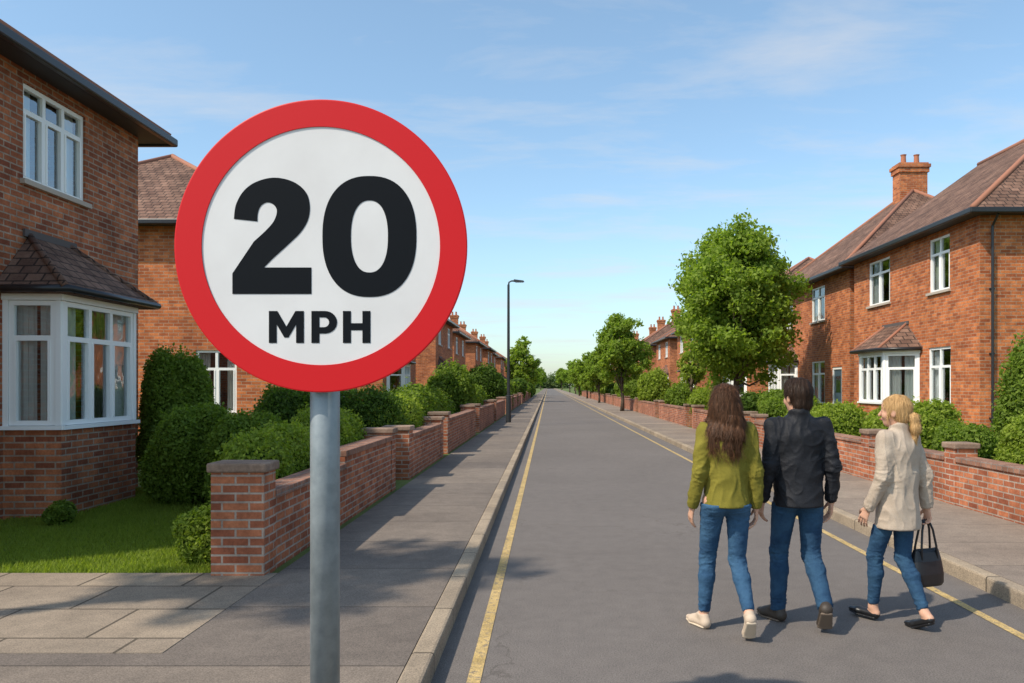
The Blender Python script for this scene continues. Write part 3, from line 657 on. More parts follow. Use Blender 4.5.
# ---------------------------------------------------------------- people: signed distance fields -> surface nets
class Field:
    def __init__(s,lo,hi,h):
        s.h=h; s.o=np.array(lo,float); n=np.ceil((np.array(hi)-s.o)/h).astype(int)+1; s.n=n
        s.V=np.full(n,1.0,np.float32); s.ax=[(s.o[i]+np.arange(n[i])*h).astype(np.float32) for i in range(3)]
    def reg(s,lo,hi):
        i0=np.clip(np.floor((np.array(lo)-s.o)/s.h).astype(int),0,s.n-1); i1=np.clip(np.ceil((np.array(hi)-s.o)/s.h).astype(int)+1,1,s.n)
        sl=tuple(slice(a,b) for a,b in zip(i0,i1)); return sl,s.ax[0][sl[0]][:,None,None],s.ax[1][sl[1]][None,:,None],s.ax[2][sl[2]][None,None,:]
    def un(s,sl,D,k):
        A=s.V[sl]; h=np.clip(.5+.5*(A-D)/k,0,1); s.V[sl]=A*(1-h)+D*h-k*h*(1-h)
    def cap(s,a,b,ra,rb,k=.01):
        a=np.array(a,float); b=np.array(b,float); m=max(ra,rb)+k+3*s.h
        sl,X,Y,Z=s.reg(np.minimum(a,b)-m,np.maximum(a,b)+m); d=b-a; L=d@d+1e-12
        t=np.clip(((X-a[0])*d[0]+(Y-a[1])*d[1]+(Z-a[2])*d[2])/L,0,1)
        D=np.sqrt((X-a[0]-t*d[0])**2+(Y-a[1]-t*d[1])**2+(Z-a[2]-t*d[2])**2)-(ra+(rb-ra)*t); s.un(sl,D,k)
    def ecap(s,a,b,A,B,u=(1,0,0),k=.02):
        a=np.array(a,float); b=np.array(b,float); d=b-a; Ln=np.linalg.norm(d); ax=d/Ln; u=np.array(u,float); u-=ax*(u@ax); u/=np.linalg.norm(u); w=np.cross(ax,u)
        m=max(*A,*B)+k+3*s.h; sl,X,Y,Z=s.reg(np.minimum(a,b)-m,np.maximum(a,b)+m)
        x=X-a[0];y=Y-a[1];z=Z-a[2]; al=x*ax[0]+y*ax[1]+z*ax[2]; t=np.clip(al/Ln,0,1)
        ru=A[0]+(B[0]-A[0])*t; rw=A[1]+(B[1]-A[1])*t; e=al-t*Ln; re=np.minimum(ru,rw)
        pu=x*u[0]+y*u[1]+z*u[2]; pw=x*w[0]+y*w[1]+z*w[2]
        q=np.sqrt((pu/ru)**2+(pw/rw)**2+(e/re)**2)+1e-6; g=np.sqrt((pu/ru**2)**2+(pw/rw**2)**2+(e/re**2)**2)+1e-6
        D=q*(q-1)/g; s.un(sl,D,k)
    def ell(s,c,r,k=.01,yaw=0,sub=False):
        c=np.array(c,float); m=max(r)+k+3*s.h; sl,X,Y,Z=s.reg(c-m,c+m); cs,sn=math.cos(yaw),math.sin(yaw)
        x=X-c[0];y=Y-c[1];z=Z-c[2]; xr=x*cs+y*sn; yr=-x*sn+y*cs
        q=np.sqrt((xr/r[0])**2+(yr/r[1])**2+(z/r[2])**2)+1e-6; g=np.sqrt((xr/r[0]**2)**2+(yr/r[1]**2)**2+(z/r[2]**2)**2)+1e-6
        D=q*(q-1)/g
        if sub:
            A=s.V[sl]; h=np.clip(.5-.5*(A+D)/k,0,1); s.V[sl]=A*(1-h)-D*h+k*h*(1-h)
        else: s.un(sl,D,k)
    def cut(s,p,n,lo=None,hi=None):
        n=np.array(n,float); n/=np.linalg.norm(n)
        if lo is None: lo=s.o; hi=s.o+s.n*s.h
        sl,X,Y,Z=s.reg(lo,hi); D=(X-p[0])*n[0]+(Y-p[1])*n[1]+(Z-p[2])*n[2]; s.V[sl]=np.maximum(s.V[sl],D)
    def mesh(s,smooth=2):
        V=s.V; S_=V<0; nx,ny,nz=V.shape; an=None
        for i in (0,1):
            for j in (0,1):
                for k in (0,1):
                    c=S_[i:nx-1+i,j:ny-1+j,k:nz-1+k]
                    if an is None: an=c.copy(); al=c.copy()
                    else: an|=c; al&=c
        act=an&~al; I=np.argwhere(act); idx=np.full(act.shape,-1,np.int32); idx[act]=np.arange(len(I))
        acc=np.zeros((len(I),3)); cnt=np.zeros(len(I))
        for ax in range(3):
            o1,o2=[a for a in range(3) if a!=ax]
            for a in (0,1):
                for b in (0,1):
                    off=np.zeros(3,int); off[o1]=a; off[o2]=b; J=I+off; K=J.copy(); K[:,ax]+=1
                    v0=V[tuple(J.T)].astype(float); v1=V[tuple(K.T)].astype(float); m=(v0<0)!=(v1<0)
                    pt=np.tile(off.astype(float),(len(I),1)); dn=np.where(m,v0-v1,1); pt[:,ax]=v0/dn; acc[m]+=pt[m]; cnt[m]+=1
        P=(I+acc/cnt[:,None])*s.h+s.o; Fs=[]
        for ax in range(3):
            o1,o2=(ax+1)%3,(ax+2)%3; a0=[slice(None)]*3; a1=[slice(None)]*3; a0[ax]=slice(0,-1); a1[ax]=slice(1,None)
            s0=S_[tuple(a0)]; m=s0!=S_[tuple(a1)]; E=np.argwhere(m); E=E[(E[:,o1]>=1)&(E[:,o2]>=1)&(E[:,o1]<V.shape[o1]-1)&(E[:,o2]<V.shape[o2]-1)]
            e1=np.zeros(3,int);e1[o1]=1;e2=np.zeros(3,int);e2[o2]=1
            q=np.stack([idx[tuple(T.T)] for T in (E,E-e1,E-e1-e2,E-e2)],1); fl=~s0[tuple(E.T)]; q[fl]=q[fl][:,::-1]; Fs.append(q)
        Fq=np.concatenate(Fs); Fq=Fq[(Fq>=0).all(1)]
        for _ in range(smooth):
            ac=np.zeros_like(P); cn=np.zeros(len(P))
            for a,b in ((0,1),(1,2),(2,3),(3,0)):
                for c,d in ((a,b),(b,a)):
                    for x in range(3): ac[:,x]+=np.bincount(Fq[:,c],P[Fq[:,d],x],len(P))
                    cn+=np.bincount(Fq[:,c],minlength=len(P))
            P=P*.45+.55*ac/np.maximum(cn,1)[:,None]
        return P,Fq
def vnorm(P,Fq):
    n=np.cross(P[Fq[:,2]]-P[Fq[:,0]],P[Fq[:,3]]-P[Fq[:,1]]); o=np.zeros_like(P)
    for c in range(4):
        for x in range(3): o[:,x]+=np.bincount(Fq[:,c],n[:,x],len(P))
    return o/(np.linalg.norm(o,axis=1,keepdims=True)+1e-12)
def fmesh(fd,name,m,parent,smooth=2,fold=None,strands=None):
    P,Fq=fd.mesh(smooth)
    if fold:
        nn=vnorm(P,Fq); d=np.array([fold(p) for p in P]); P=P+nn*d[:,None]
    if strands:
        n,L,w,curv,wob=strands; g=np.random.default_rng(5); nn=vnorm(P,Fq); ii=g.integers(0,len(P),n); p=P[ii]; m_=nn[ii]
        dn=np.tile([0,0,-1.0],(n,1))+g.normal(0,.25,(n,3)); t=dn-m_*(dn*m_).sum(1,keepdims=True); t/=np.linalg.norm(t,axis=1,keepdims=True)+1e-6
        sd=np.cross(t,m_); LL=L*g.uniform(.5,1.3,n)[:,None]; ph=g.uniform(0,6.28,n)[:,None]; rings=[]; K=5
        for k in range(K):
            u=k/(K-1); c=p+t*LL*u+m_*(.0015+.0060*u*(1-.3*u)-(LL*u)**2/2*curv)+sd*np.sin(ph+u*5)*wob*u; hw=w*(1-.75*u)
            rings.append((c-sd*hw,c+sd*hw))
        SV=np.stack([a for r in rings for a in r],1).reshape(-1,3); SF=[]
        base=np.arange(n)*2*K+len(P)
        for k in range(K-1): SF.append(np.stack([base+2*k,base+2*k+1,base+2*k+3,base+2*k+2],1))
        P=np.concatenate([P,SV]); Fq=np.concatenate([Fq]+SF)
    return link(name,np_mesh(name,P,Fq,smooth=True),m,parent)
def foldfn(fx,fz,amp,seed,warp=.35):
    def f(p):
        q=Vector((p[0]*fx+seed,p[1]*fx,p[2]*fz)); w=mnoise.noise(q*.4)*warp*3; q=q+Vector((w,w*.5,w))
        a=mnoise.noise(q); b=mnoise.noise(q*2.3+Vector((5,1,2))); c=mnoise.noise(q*1.6+Vector((9,4,7)))
        return amp*(((1-abs(a)*2.0)**2 if abs(a)<.5 else 0)*.7+((1-abs(c)*2.6)**3 if abs(c)<.38 else 0)*.45+b*.25-.4)
    return f
def clothmat(name,c0,c1,knit=0,rough=.9,ns=6):
    m,nt,b=mat(name,rough=rough,spec=.2); tc=N(nt,'ShaderNodeTexCoord').outputs['Object']
    a=noise_n(nt,tc,ns,5,.65); f=noise_n(nt,tc,260,2,.6)
    col=mixc(nt,ramp(nt,a,[(.3,(0,0,0)),(.7,(1,1,1))]),c0,c1); col=mixc(nt,.5,col,ramp(nt,f,[(.3,(.6,.6,.6)),(.7,(1.25,1.25,1.25))]),'MULTIPLY')
    nt.links.new(col,b.inputs['Base Color'])
    if knit:
        w=N(nt,'ShaderNodeTexWave',wave_type='BANDS',bands_direction='Z'); w.inputs['Scale'].default_value=knit; w.inputs['Distortion'].default_value=1.5; nt.links.new(tc,w.inputs[0])
        h=math_n(nt,'ADD',math_n(nt,'ADD',w.outputs['Fac'],f),math_n(nt,'MULTIPLY',noise_n(nt,tc,24,4,.6),2.0)); bump(nt,b,h,.4,.004)
    else: bump(nt,b,math_n(nt,'ADD',math_n(nt,'MULTIPLY',noise_n(nt,tc,16,5,.65),3.5),math_n(nt,'MULTIPLY',f,.5)),.4,.005)
    return m
def hairmat(name,c0,c1):
    m,nt,b=mat(name,rough=.55,spec=.22); tc=N(nt,'ShaderNodeTexCoord').outputs['Object']
    mp=N(nt,'ShaderNodeMapping'); mp.inputs['Scale'].default_value=(110,110,7); nt.links.new(tc,mp.inputs[0])
    a=noise_n(nt,mp.outputs[0],1,3,.6,.6); nt.links.new(ramp(nt,a,[(.3,c0),(.7,c1)]),b.inputs['Base Color']); bump(nt,b,a,.5,.003); return m
def skinmat():
    m,nt,b=mat('skin',(.60,.34,.23),.55,spec=.3); b.inputs['Subsurface Weight'].default_value=.08; b.inputs['Subsurface Radius'].default_value=(.01,.004,.002); return m
M['skin']=skinmat()
M['denim']=clothmat('denim',(.022,.062,.13),(.055,.13,.225),ns=7)
M['denim2']=clothmat('denim_dark',(.016,.046,.10),(.04,.10,.175),ns=7)
M['olive']=clothmat('olive_knit',(.18,.155,.022),(.25,.215,.036),knit=70)
M['jacket']=clothmat('black_jacket',(.010,.011,.014),(.022,.023,.028),rough=.6)
M['beige']=clothmat('beige_knit',(.44,.35,.27),(.54,.445,.35),knit=60)
M['hair_brown']=hairmat('hair_brown',(.025,.011,.005),(.14,.062,.028))
M['hair_dark']=hairmat('hair_dark',(.014,.008,.006),(.065,.036,.022))
M['hair_blond']=hairmat('hair_blond',(.38,.21,.075),(.74,.49,.23))
M['shoe_beige']=mat('shoe_beige',(.55,.43,.32),.7)[0]; M['sole_white']=mat('sole_pale',(.58,.47,.35),.7)[0]
M['shoe_dark']=mat('shoe_dark',(.05,.037,.027),.6)[0]; M['sole_brown']=mat('sole_brown',(.15,.11,.08),.8)[0]
M['shoe_black']=mat('shoe_black',(.012,.012,.013),.35)[0]
M['eye']=mat('eye',(.06,.04,.03),.2)[0]; M['lip']=mat('lips',(.45,.16,.13),.5)[0]
A3=lambda *v: np.array(v,float)
def hand(fd,wr,el,palm,thumb,curl=.35,r=1.0):
    d=wr-el; d/=np.linalg.norm(d); n=np.array(palm,float); n-=d*(n@d); n/=np.linalg.norm(n)
    t=np.array(thumb,float); t-=d*(t@d)+n*(t@n); t/=np.linalg.norm(t)
    fd.cap(el+(wr-el)*.8,wr+d*.01,.026*r,.022*r,.01)
    fd.ecap(wr+d*.012,wr+d*.078*r,(.026*r,.016*r),(.036*r,.0135*r),t,.008)
    c1,c2,c3=curl,curl*1.9,curl*2.6
    for off,l,fan in ((.029,.040,.10),(.0098,.045,.03),(-.0098,.042,-.04),(-.028,.033,-.12)):
        p=wr+d*.080*r+t*off*r
        for j,(cc,sc_) in enumerate(((c1,1.0),(c2,.68),(c3,.52))):
            v=d*math.cos(cc)+n*math.sin(cc)+t*fan*math.cos(cc); v/=np.linalg.norm(v); q=p+v*l*sc_*r
            fd.cap(p,q,.0085*r-.0005*j,.0082*r-.0006*j,.003); p=q
    p=wr+d*.022*r+t*.024*r; v=t*.62+d*.72+n*.35; v/=np.linalg.norm(v); q=p+v*.042*r; fd.cap(p,q,.0125*r,.0105*r,.006)
    v=t*.15+d*.9+n*.5; v/=np.linalg.norm(v); fd.cap(q,q+v*.034*r,.010*r,.0085*r,.004)
    return wr+d*.085*r+n*.022*r
def foot(ankle,toe_dir,pitch,wd=1.0,ln=1.0):
    f=A3(toe_dir[0],toe_dir[1],0); f/=np.linalg.norm(f); dn=A3(0,0,-1)
    fw=f*math.cos(pitch)+dn*math.sin(pitch); up=f*math.sin(pitch)-dn*math.cos(pitch)
    heel=ankle-fw*.028-up*.048; ball=ankle+fw*.115*ln-up*.052
    tf=f*math.cos(pitch*.25)+dn*math.sin(pitch*.25); toe=ball+tf*.062*ln
    return heel,ball,toe,fw,up,tf
def person(name_label,loc,rz,scale,P):
    root=empty('person',loc,name_label,'person',None,rz,scale); male=P.get('male',False)
    sw=.165 if male else .140; sz_=1.325
    hipz=.87; sh={-1:A3(-sw,-.005,sz_),1:A3(sw,-.005,sz_)}
    el=P['elbow']; wr=P['wrist']; kn=P['knee']; an=P['ankle']; hip={-1:A3(-.083,0,hipz),1:A3(.083,0,hipz)}
    hy=P.get('head_yaw',0); hc=A3(*P.get('head',(0,.015,1.515))); cs,sn=math.cos(hy),math.sin(hy)
    H=lambda x,y,z: hc+A3(x*cs-y*sn,x*sn+y*cs,z)
    lo=(-.45,-.5,-.02); hi=(.45,.5,1.68)
    fd=Field(lo,hi,.0058)
    fd.ecap((0,0,.90),(0,0,1.03),(.125,.085),(.105,.075),k=.04); fd.ecap((0,0,1.03),(0,-.005,1.25),(.105,.075),(.13 if not male else .145,.09),k=.04)
    fd.cap(sh[-1]*A3(.8,1,1),sh[1]*A3(.8,1,1),.045,.045,.05)
    nb=A3(0,-.012,1.365); fd.cap(nb,H(0,-.012,-.06),.054 if male else .045,.053 if male else .044,.03)
    fd.ell(H(0,-.008,.02),(.073,.092,.094),.02,hy); fd.ell(H(0,.022,-.035),(.058,.066,.075),.03,hy); fd.ell(H(0,.052,-.085),(.028,.026,.020),.025,hy)
    fd.ell(H(0,.070,.035),(.05,.02,.03),.02,hy)
    for s in (-1,1):
        fd.ell(H(s*.031,.095,.004),(.017,.014,.011),.012,hy,sub=True); fd.ell(H(s*.074,-.008,-.012),(.010,.020,.031),.006,hy)
        fd.ell(H(s*.04,.058,-.03),(.022,.022,.022),.02,hy); fd.ell(H(s*.031,.080,.003),(.013,.009,.011),.004,hy)
    fd.cap(H(0,.088,.008),H(0,.108,-.028),.008,.0125,.008); fd.ell(H(0,.086,-.055),(.024,.011,.012),.01,hy)
    grips={}
    for s in (-1,1):
        fd.cap(sh[s],el[s],.043,.035,.03); fd.cap(el[s],el[s]+(wr[s]-el[s])*.35,.035,.034,.02); fd.cap(el[s]+(wr[s]-el[s])*.35,wr[s],.034,.023,.02)
        grips[s]=hand(fd,wr[s],el[s],P['palm'][s],P['thumb'][s],P['curl'][s],1.06 if male else .95)
        fd.cap(hip[s],kn[s],.070,.046,.04); fd.cap(kn[s],an[s],.045,.031,.02)
        hl,bl,te,fw,up,tf=foot(an[s],P['toe'][s],P['pitch'][s]); fd.cap(an[s],hl+up*.01,.030,.028,.02); fd.cap(hl+fw*.02,bl,.026,.024,.02); fd.cap(bl,te,.022,.015,.01)
    fmesh(fd,'body',M['skin'],root,1)
    for s in (-1,1):
        mb=MB(); mb.ell(tuple(H(s*.031,.0855,.004)),(.0075,.0055,.005),10,6); mb.build('eye',M['eye'],root,smooth=True)
    mb=MB(); mb.ell(tuple(H(0,.0955,-.058)),(.021,.0045,.0065),12,6); mb.build('lips',M['lip'],root,smooth=True)
    for s in (-1,1):
        hl,bl,te,fw,up,tf=foot(an[s],P['toe'][s],P['pitch'][s]); side=np.cross(fw,up)
        lo_=np.minimum(np.minimum(hl,te),an[s])-.11; hi_=np.maximum(np.maximum(hl,te),an[s])+.11
        fs=Field(lo_,hi_,.0055); k=1.06 if male else .92
        fs.ecap(hl,bl,(.034*k,.030*k),(.043*k,.028*k),side,.02); fs.ecap(bl,te,(.043*k,.026*k),(.030*k,.017*k),side,.02)
        if P['shoe']!='flat': fs.ecap(hl+up*.01,an[s]+up*.012,(.034*k,.036*k),(.036*k,.040*k),side,.02); fs.cap(an[s]+fw*.02,bl-up*.0,.033*k,.028*k,.03); fs.cut(an[s]+up*.018,up)
        else: fs.ell(an[s]+up*.035+fw*.02,(.032,.032,.045),.012,0,sub=True)
        so=fmesh(fs,'shoe',P['shoemat'],root,2)
        fs=Field(lo_,hi_,.005); o=up*-.026*k; fs.ecap(hl+o,bl+o,(.036*k,.011),(.045*k,.011),side,.01); fs.ecap(bl+o,te+o*.6,(.045*k,.011),(.032*k,.010),side,.01)
        fmesh(fs,'sole',P['solemat'],so,1)
    hem=P['hem']
    fj=Field((-.35,-.5,-.02),(.35,.5,1.08),.007); loose=.006 if male else 0
    fj.ecap((0,0,.90),(0,0,1.0),(.148,.104),(.13,.095),k=.04)
    for s in (-1,1):
        fj.ell((s*.068,-.045,.868),(.078,.076,.09),.04)
        fj.cap(hip[s],kn[s],.083+loose,.055+loose,.035)
        mid=kn[s]+(an[s]-kn[s])*.33; cb=A3(0,-.012,0)
        fj.cap(kn[s],mid+cb,.054+loose,.054+loose,.02); fj.cap(mid+cb,an[s],.053+loose,.037+loose*2.2,.02)
    for s in (-1,1):
        ax=an[s]-kn[s]; ax/=np.linalg.norm(ax); pt=an[s]-ax*(.03 if not male else -.012); fj.cut(pt,ax,pt-A3(.08,.08,.08),pt+A3(.08,.08,.12))
    fj.cut((0,0,hem+.02),(0,0,1))
    f1=foldfn(9,22,.0032,P['seed']); f2=foldfn(13,40,.0085,P['seed']+3)
    def fj_fold(p):
        kz=.9*math.exp(-((p[2]-.46)/.09)**2)+math.exp(-((p[2]-.14)/.08)**2)+.7*math.exp(-((p[2]-.78)/.09)**2)
        return f1(p)+f2(p)*min(1,kz)
    fmesh(fj,'jeans',P['jeans'],root,1,fj_fold)
    ft=Field((-.45,-.45,hem-.04),(.45,.45,1.48),.0065); b=P['bulk']; ww=P.get('waist',.13)
    ft.ecap((0,-.008,hem-.06),(0,0,1.04),(P['hemw'],P.get('hemd',.142)),(ww+b,.105+b),k=.03); ft.ecap((0,0,1.04),(0,-.01,1.24),(ww+b,.105+b),(.150+b if not male else .166+b,.110+b),k=.05)
    for s in (-1,1): ft.cap(nb+A3(0,0,-.02),sh[s]*A3(.97,1,1)+A3(0,0,-.012),.060,.054+b*.5,.05)
    ft.cut((0,0,hem),(0,0,-1))
    for s in (-1,1):
        ft.cap(sh[s],el[s],.055+b*.7,.046+b*.6,.025); ft.cap(el[s],el[s]+(wr[s]-el[s])*.9,.046+b*.6,.037+b*.5,.02)
        ax=wr[s]-el[s]; ax/=np.linalg.norm(ax); ft.cap(wr[s]-ax*.045,wr[s]-ax*.0,.034+b*.4,.033+b*.4,.008)
        pt=wr[s]+ax*.008; ft.cut(pt,ax,pt-A3(.05,.05,.03),pt+A3(.05,.05,.07))
    if P.get('collar'): 
        ft.cap(nb+A3(0,.0,0),nb+A3(0,-.004,.045),.072,.068,.012); ft.cut(nb+A3(0,0,.062),(0,.25,1),nb-A3(.12,.12,-.03),nb+A3(.12,.12,.15))
    else: ft.cut(nb+A3(0,0,.030),(0,.3,1),nb-A3(.12,.12,-.02),nb+A3(.12,.12,.15))
    g1=foldfn(*P['fold'],P['seed']+9); g2=foldfn(12,32,.009,P['seed']+21)
    def tf_(p):
        e=0
        for s in (-1,1): e+=math.exp(-(np.sum((p-el[s])**2))/.012)+.6*math.exp(-(np.sum((p-wr[s])**2))/.006)+.35*math.exp(-(np.sum((p-sh[s]*A3(.8,1,.93))**2))/.006)
        edge=min(1,max(0,(p[2]-hem)/.05)+.12)
        return (g1(p)+g2(p)*min(1,e))*edge
    top=fmesh(ft,P['topname'],P['topmat'],root,2,tf_)
    fh=Field(hc-A3(.2,.25,.50),hc+A3(.2,.2,.16),.0055); P['hair'](fh,H,hy)
    fr_=P.get('hairfreq',150)
    def hf(p):
        an_=math.atan2(p[0]-hc[0],-(p[1]-hc[1])+.02); z=p[2]-hc[2]
        return .0022*math.sin(an_*fr_*.22+mnoise.noise(Vector(p)*9)*5)+.006*mnoise.noise(Vector((p[0]*24,p[1]*24,p[2]*7)))+(P.get('wave',0)*math.sin(z*55+an_*3) if z<-.08 else 0)
    fmesh(fh,'hair',P['hairmat'],root,1,hf,P['strands'])
    return root,grips
def hair_long(f,H,hy):
    X=H(1,0,0)-H(0,0,0)
    f.ell(H(0,-.014,.024),(.086,.104,.100),.01,hy)
    f.cut(H(0,.060,.050),(-math.sin(hy),math.cos(hy),-.35))
    f.ell(H(0,-.05,-.04),(.092,.066,.10),.03,hy)
    f.ecap(H(0,-.072,-.04),H(.0,-.108,-.19),(.092,.05),(.112,.040),X,.03)
    f.ecap(H(0,-.108,-.19),H(.0,-.118,-.275),(.112,.040),(.095,.026),X,.03)
    for s in (-1,1):
        f.cap(H(s*.070,-.01,-.0),H(s*.092,-.03,-.13),.028,.030,.02); f.cap(H(s*.092,-.03,-.13),H(s*.102,-.085,-.23),.030,.020,.02)
    for x_,z_ in ((-.085,-.30),(-.05,-.335),(-.01,-.345),(.035,-.34),(.075,-.315)): f.cap(H(x_*.9,-.112,-.24),H(x_,-.124,z_),.026,.009,.015)
def hair_short(f,H,hy):
    f.ell(H(0,-.014,.030),(.084,.104,.098),.01,hy); f.ell(H(0,.03,.085),(.06,.055,.035),.03,hy); f.ell(H(0,-.055,-.045),(.066,.05,.05),.03,hy)
    f.cut(H(0,.082,.05),(-math.sin(hy)*.75,math.cos(hy)*.75,-.66)); 
    for s in (-1,1): f.cap(H(s*.074,.012,.03),H(s*.075,.012,-.005),.010,.006,.01)
def hair_tail(f,H,hy):
    f.ell(H(0,-.012,.024),(.081,.100,.098),.01,hy); f.ell(H(0,-.05,-.03),(.066,.05,.06),.03,hy)
    f.cut(H(0,.075,.055),(-math.sin(hy)*.8,math.cos(hy)*.8,-.6))
    f.cap(H(0,-.09,-.02),H(0,-.125,-.04),.026,.026,.015); f.cap(H(0,-.125,-.04),H(0,-.135,-.11),.030,.034,.015); f.cap(H(0,-.135,-.11),H(.008,-.125,-.215),.033,.010,.015)
    for s in (-1,1): f.cap(H(s*.073,.022,.03),H(s*.076,.03,-.05),.008,.004,.006)
p1=dict(elbow={-1:A3(-.185,-.045,1.065),1:A3(.180,-.06,1.065)},wrist={-1:A3(-.212,.035,.83),1:A3(.198,-.01,.83)},
  knee={-1:A3(-.090,.125,.475),1:A3(.085,.035,.47)},ankle={-1:A3(-.115,.13,.083),1:A3(.10,-.19,.168)},
  toe={-1:(-.35,1),1:(.15,1)},pitch={-1:0,1:.85},palm={-1:(1,.2,0),1:(-1,.2,0)},thumb={-1:(.2,1,0),1:(-.2,1,0)},curl={-1:.32,1:.38},
  head_yaw=-.25,jeans=M['denim'],hem=.835,hemw=.156,hemd=.142,waist=.126,bulk=.005,topmat=M['olive'],topname='sweater',fold=(9,5.5,.010),seed=1.3,wave=.004,
  shoe='trainer',shoemat=M['shoe_beige'],solemat=M['sole_white'],hair=hair_long,hairmat=M['hair_brown'],strands=(6500,.085,.0012,2.0,.008))
person('woman with long brown hair in olive sweater and blue jeans, seen from behind',(1.165,5.24,0),.05,1.0,p1)
p2=dict(male=True,elbow={-1:A3(-.210,-.05,1.065),1:A3(.212,-.065,1.065)},wrist={-1:A3(-.228,.04,.83),1:A3(.222,.0,.83)},
  knee={-1:A3(-.09,.12,.475),1:A3(.095,.03,.47)},ankle={-1:A3(-.10,.11,.085),1:A3(.105,-.20,.180)},
  toe={-1:(-.45,1),1:(.25,1)},pitch={-1:0,1:.85},palm={-1:(1,.2,0),1:(-1,.2,0)},thumb={-1:(.2,1,0),1:(-.2,1,0)},curl={-1:.4,1:.4},
  head_yaw=.3,jeans=M['denim2'],hem=.795,hemw=.166,hemd=.148,waist=.145,bulk=.008,topmat=M['jacket'],topname='jacket',collar=True,fold=(8,6,.011),seed=5.1,
  shoe='boot',shoemat=M['shoe_dark'],solemat=M['sole_brown'],hair=hair_short,hairmat=M['hair_dark'],hairfreq=120,strands=(5200,.028,.0010,6.0,.002))
person('man with short dark hair in black jacket and jeans between the two women',(1.695,5.42,0),.03,1.02,p2)
p3=dict(elbow={-1:A3(-.180,-.02,1.062),1:A3(.185,-.085,1.065)},wrist={-1:A3(-.205,.085,.835),1:A3(.218,-.085,.83)},
  knee={-1:A3(-.065,.135,.48),1:A3(.065,.0,.465)},ankle={-1:A3(-.045,.165,.095),1:A3(.035,-.19,.120)},
  toe={-1:(-.05,1),1:(.1,1)},pitch={-1:-.05,1:.40},palm={-1:(1,.1,0),1:(-1,.1,0)},thumb={-1:(.1,1,.2),1:(0,1,0)},curl={-1:.35,1:.72},
  head_yaw=.35,jeans=M['denim2'],hem=.69,hemw=.168,hemd=.148,waist=.140,bulk=.011,topmat=M['beige'],topname='cardigan',collar=True,fold=(8,4.5,.011),seed=8.7,
  shoe='flat',shoemat=M['shoe_black'],solemat=M['shoe_black'],hair=hair_tail,hairmat=M['hair_blond'],strands=(5200,.045,.0010,5.0,.003))
th=.55; P3=(2.37,5.43,0); r3,g3=person('woman with blonde ponytail in beige cardigan walking with a black bag',P3,th,.955,p3)
gp=Matrix.Rotation(th,3,'Z')@Vector(g3[1])*.955+Vector(P3)
bm_=mat('bag_leather',(.012,.012,.014),.4)[0]
BG=empty('handbag',(gp.x,gp.y,gp.z-.455),'black handbag hanging from the right hand of the woman in beige','handbag',None,rz=.35)
mb=MB(); secs=[(0,.115,.050),(.02,.128,.060),(.08,.13,.058),(.16,.115,.045),(.215,.10,.028),(.225,.095,.02)]; sg=32
for z,a,b in secs:
    for k in range(sg):
        t=2*math.pi*k/sg; c,s=math.cos(t),math.sin(t); mb.v.append((a*math.copysign(abs(c)**.55,c),b*math.copysign(abs(s)**.55,s),z*1.1+.008*math.cos(2*t)*(z/.22)))
for j in range(len(secs)-1):
    for k in range(sg): mb.f.append((j*sg+k,j*sg+(k+1)%sg,(j+1)*sg+(k+1)%sg,(j+1)*sg+k))
mb.f.append(tuple(range(sg))); mb.f.append(tuple(range((len(secs)-1)*sg,len(secs)*sg)))
mb.build('bag_body',bm_,BG,smooth=False,bevel=.006)
for s_ in (-1,1):
    mb=MB(); mb.tube([(-.07,s_*.034,.17),(-.064,s_*.028,.27),(-.046,s_*.016,.38),(-.020,s_*.006,.443),(0,s_*.004,.455),(.020,s_*.006,.443),(.046,s_*.016,.38),(.064,s_*.028,.27),(.07,s_*.034,.17)],.0075,8); mb.build('strap',bm_,BG,smooth=True)
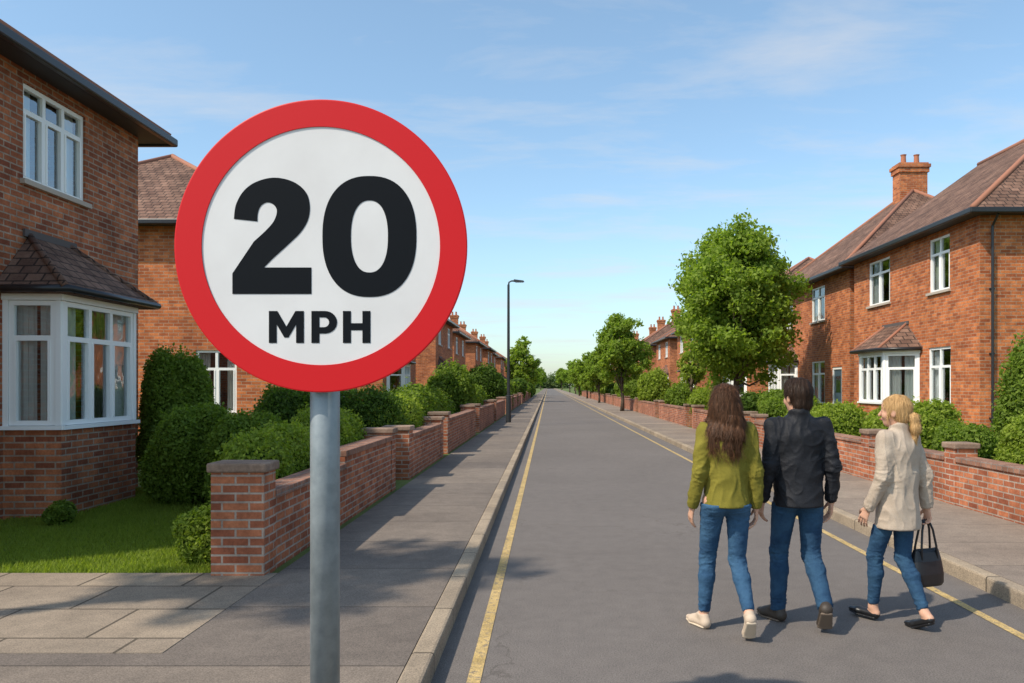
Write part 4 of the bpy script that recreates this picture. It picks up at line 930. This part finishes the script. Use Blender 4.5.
# ---------------------------------------------------------------- camera, sun, sky
cam=bpy.data.cameras.new('camera'); co=bpy.data.objects.new('camera',cam); COL.objects.link(co); sc.camera=co
co.location=(0,0,HC); co.rotation_euler=(R(90),0,0); cam.sensor_width=36; cam.lens=36*F0/1024
cam.shift_x=-(VX-512)/1024; cam.shift_y=(VY-341.5)/1024; cam.clip_start=.05; cam.clip_end=6000
dv=Vector((1,.66,-1.36)).normalized()
sl=bpy.data.lights.new('sun','SUN'); sl.energy=4.5; sl.angle=R(1.0); sl.color=(1,.90,.76)
so=bpy.data.objects.new('sun',sl); COL.objects.link(so); so.rotation_euler=dv.to_track_quat('-Z','Y').to_euler(); so.location=(-20,-20,30)
w=bpy.data.worlds.new('World'); sc.world=w; w.use_nodes=True; nt=w.node_tree; bg=nt.nodes['Background']
sk=N(nt,'ShaderNodeTexSky'); sk.sky_type='NISHITA'; sk.sun_disc=False; sk.sun_elevation=math.asin(-dv.z); sk.sun_rotation=math.atan2(-dv.x,-dv.y)%(2*math.pi)
sk.air_density=1.0; sk.dust_density=.8; sk.ozone_density=1.3
tc=N(nt,'ShaderNodeTexCoord').outputs['Generated']
sp=N(nt,'ShaderNodeSeparateXYZ'); nt.links.new(tc,sp.inputs[0])
zz=math_n(nt,'ADD',math_n(nt,'MAXIMUM',sp.outputs[2],0.0),.10)
cb=N(nt,'ShaderNodeCombineXYZ'); nt.links.new(math_n(nt,'DIVIDE',sp.outputs[0],zz),cb.inputs[0]); nt.links.new(math_n(nt,'DIVIDE',sp.outputs[1],zz),cb.inputs[1])
mp=N(nt,'ShaderNodeMapping'); mp.inputs['Scale'].default_value=(.75,1.7,1); mp.inputs['Location'].default_value=(3.3,1.4,0); nt.links.new(cb.outputs[0],mp.inputs[0])
cn=noise_n(nt,mp.outputs[0],1.5,8,.60,.3)
cf=ramp(nt,cn,[(.48,(0,0,0)),(.78,(.62,.62,.62))])
sky=mixc(nt,1.0,sk.outputs[0],(1.50,1.58,1.46),'MULTIPLY')
hz=ramp(nt,sp.outputs[2],[(0.0,(.66,.70,.80)),(.16,(.84,.87,.93)),(.42,(1,1,1))])
sky=mixc(nt,1.0,sky,hz,'MULTIPLY')
nt.links.new(mixc(nt,cf,sky,(5.2,5.2,5.3)),bg.inputs[0]); bg.inputs[1].default_value=.15
sc.view_settings.view_transform='Standard'; sc.view_settings.look='None'; sc.view_settings.exposure=0
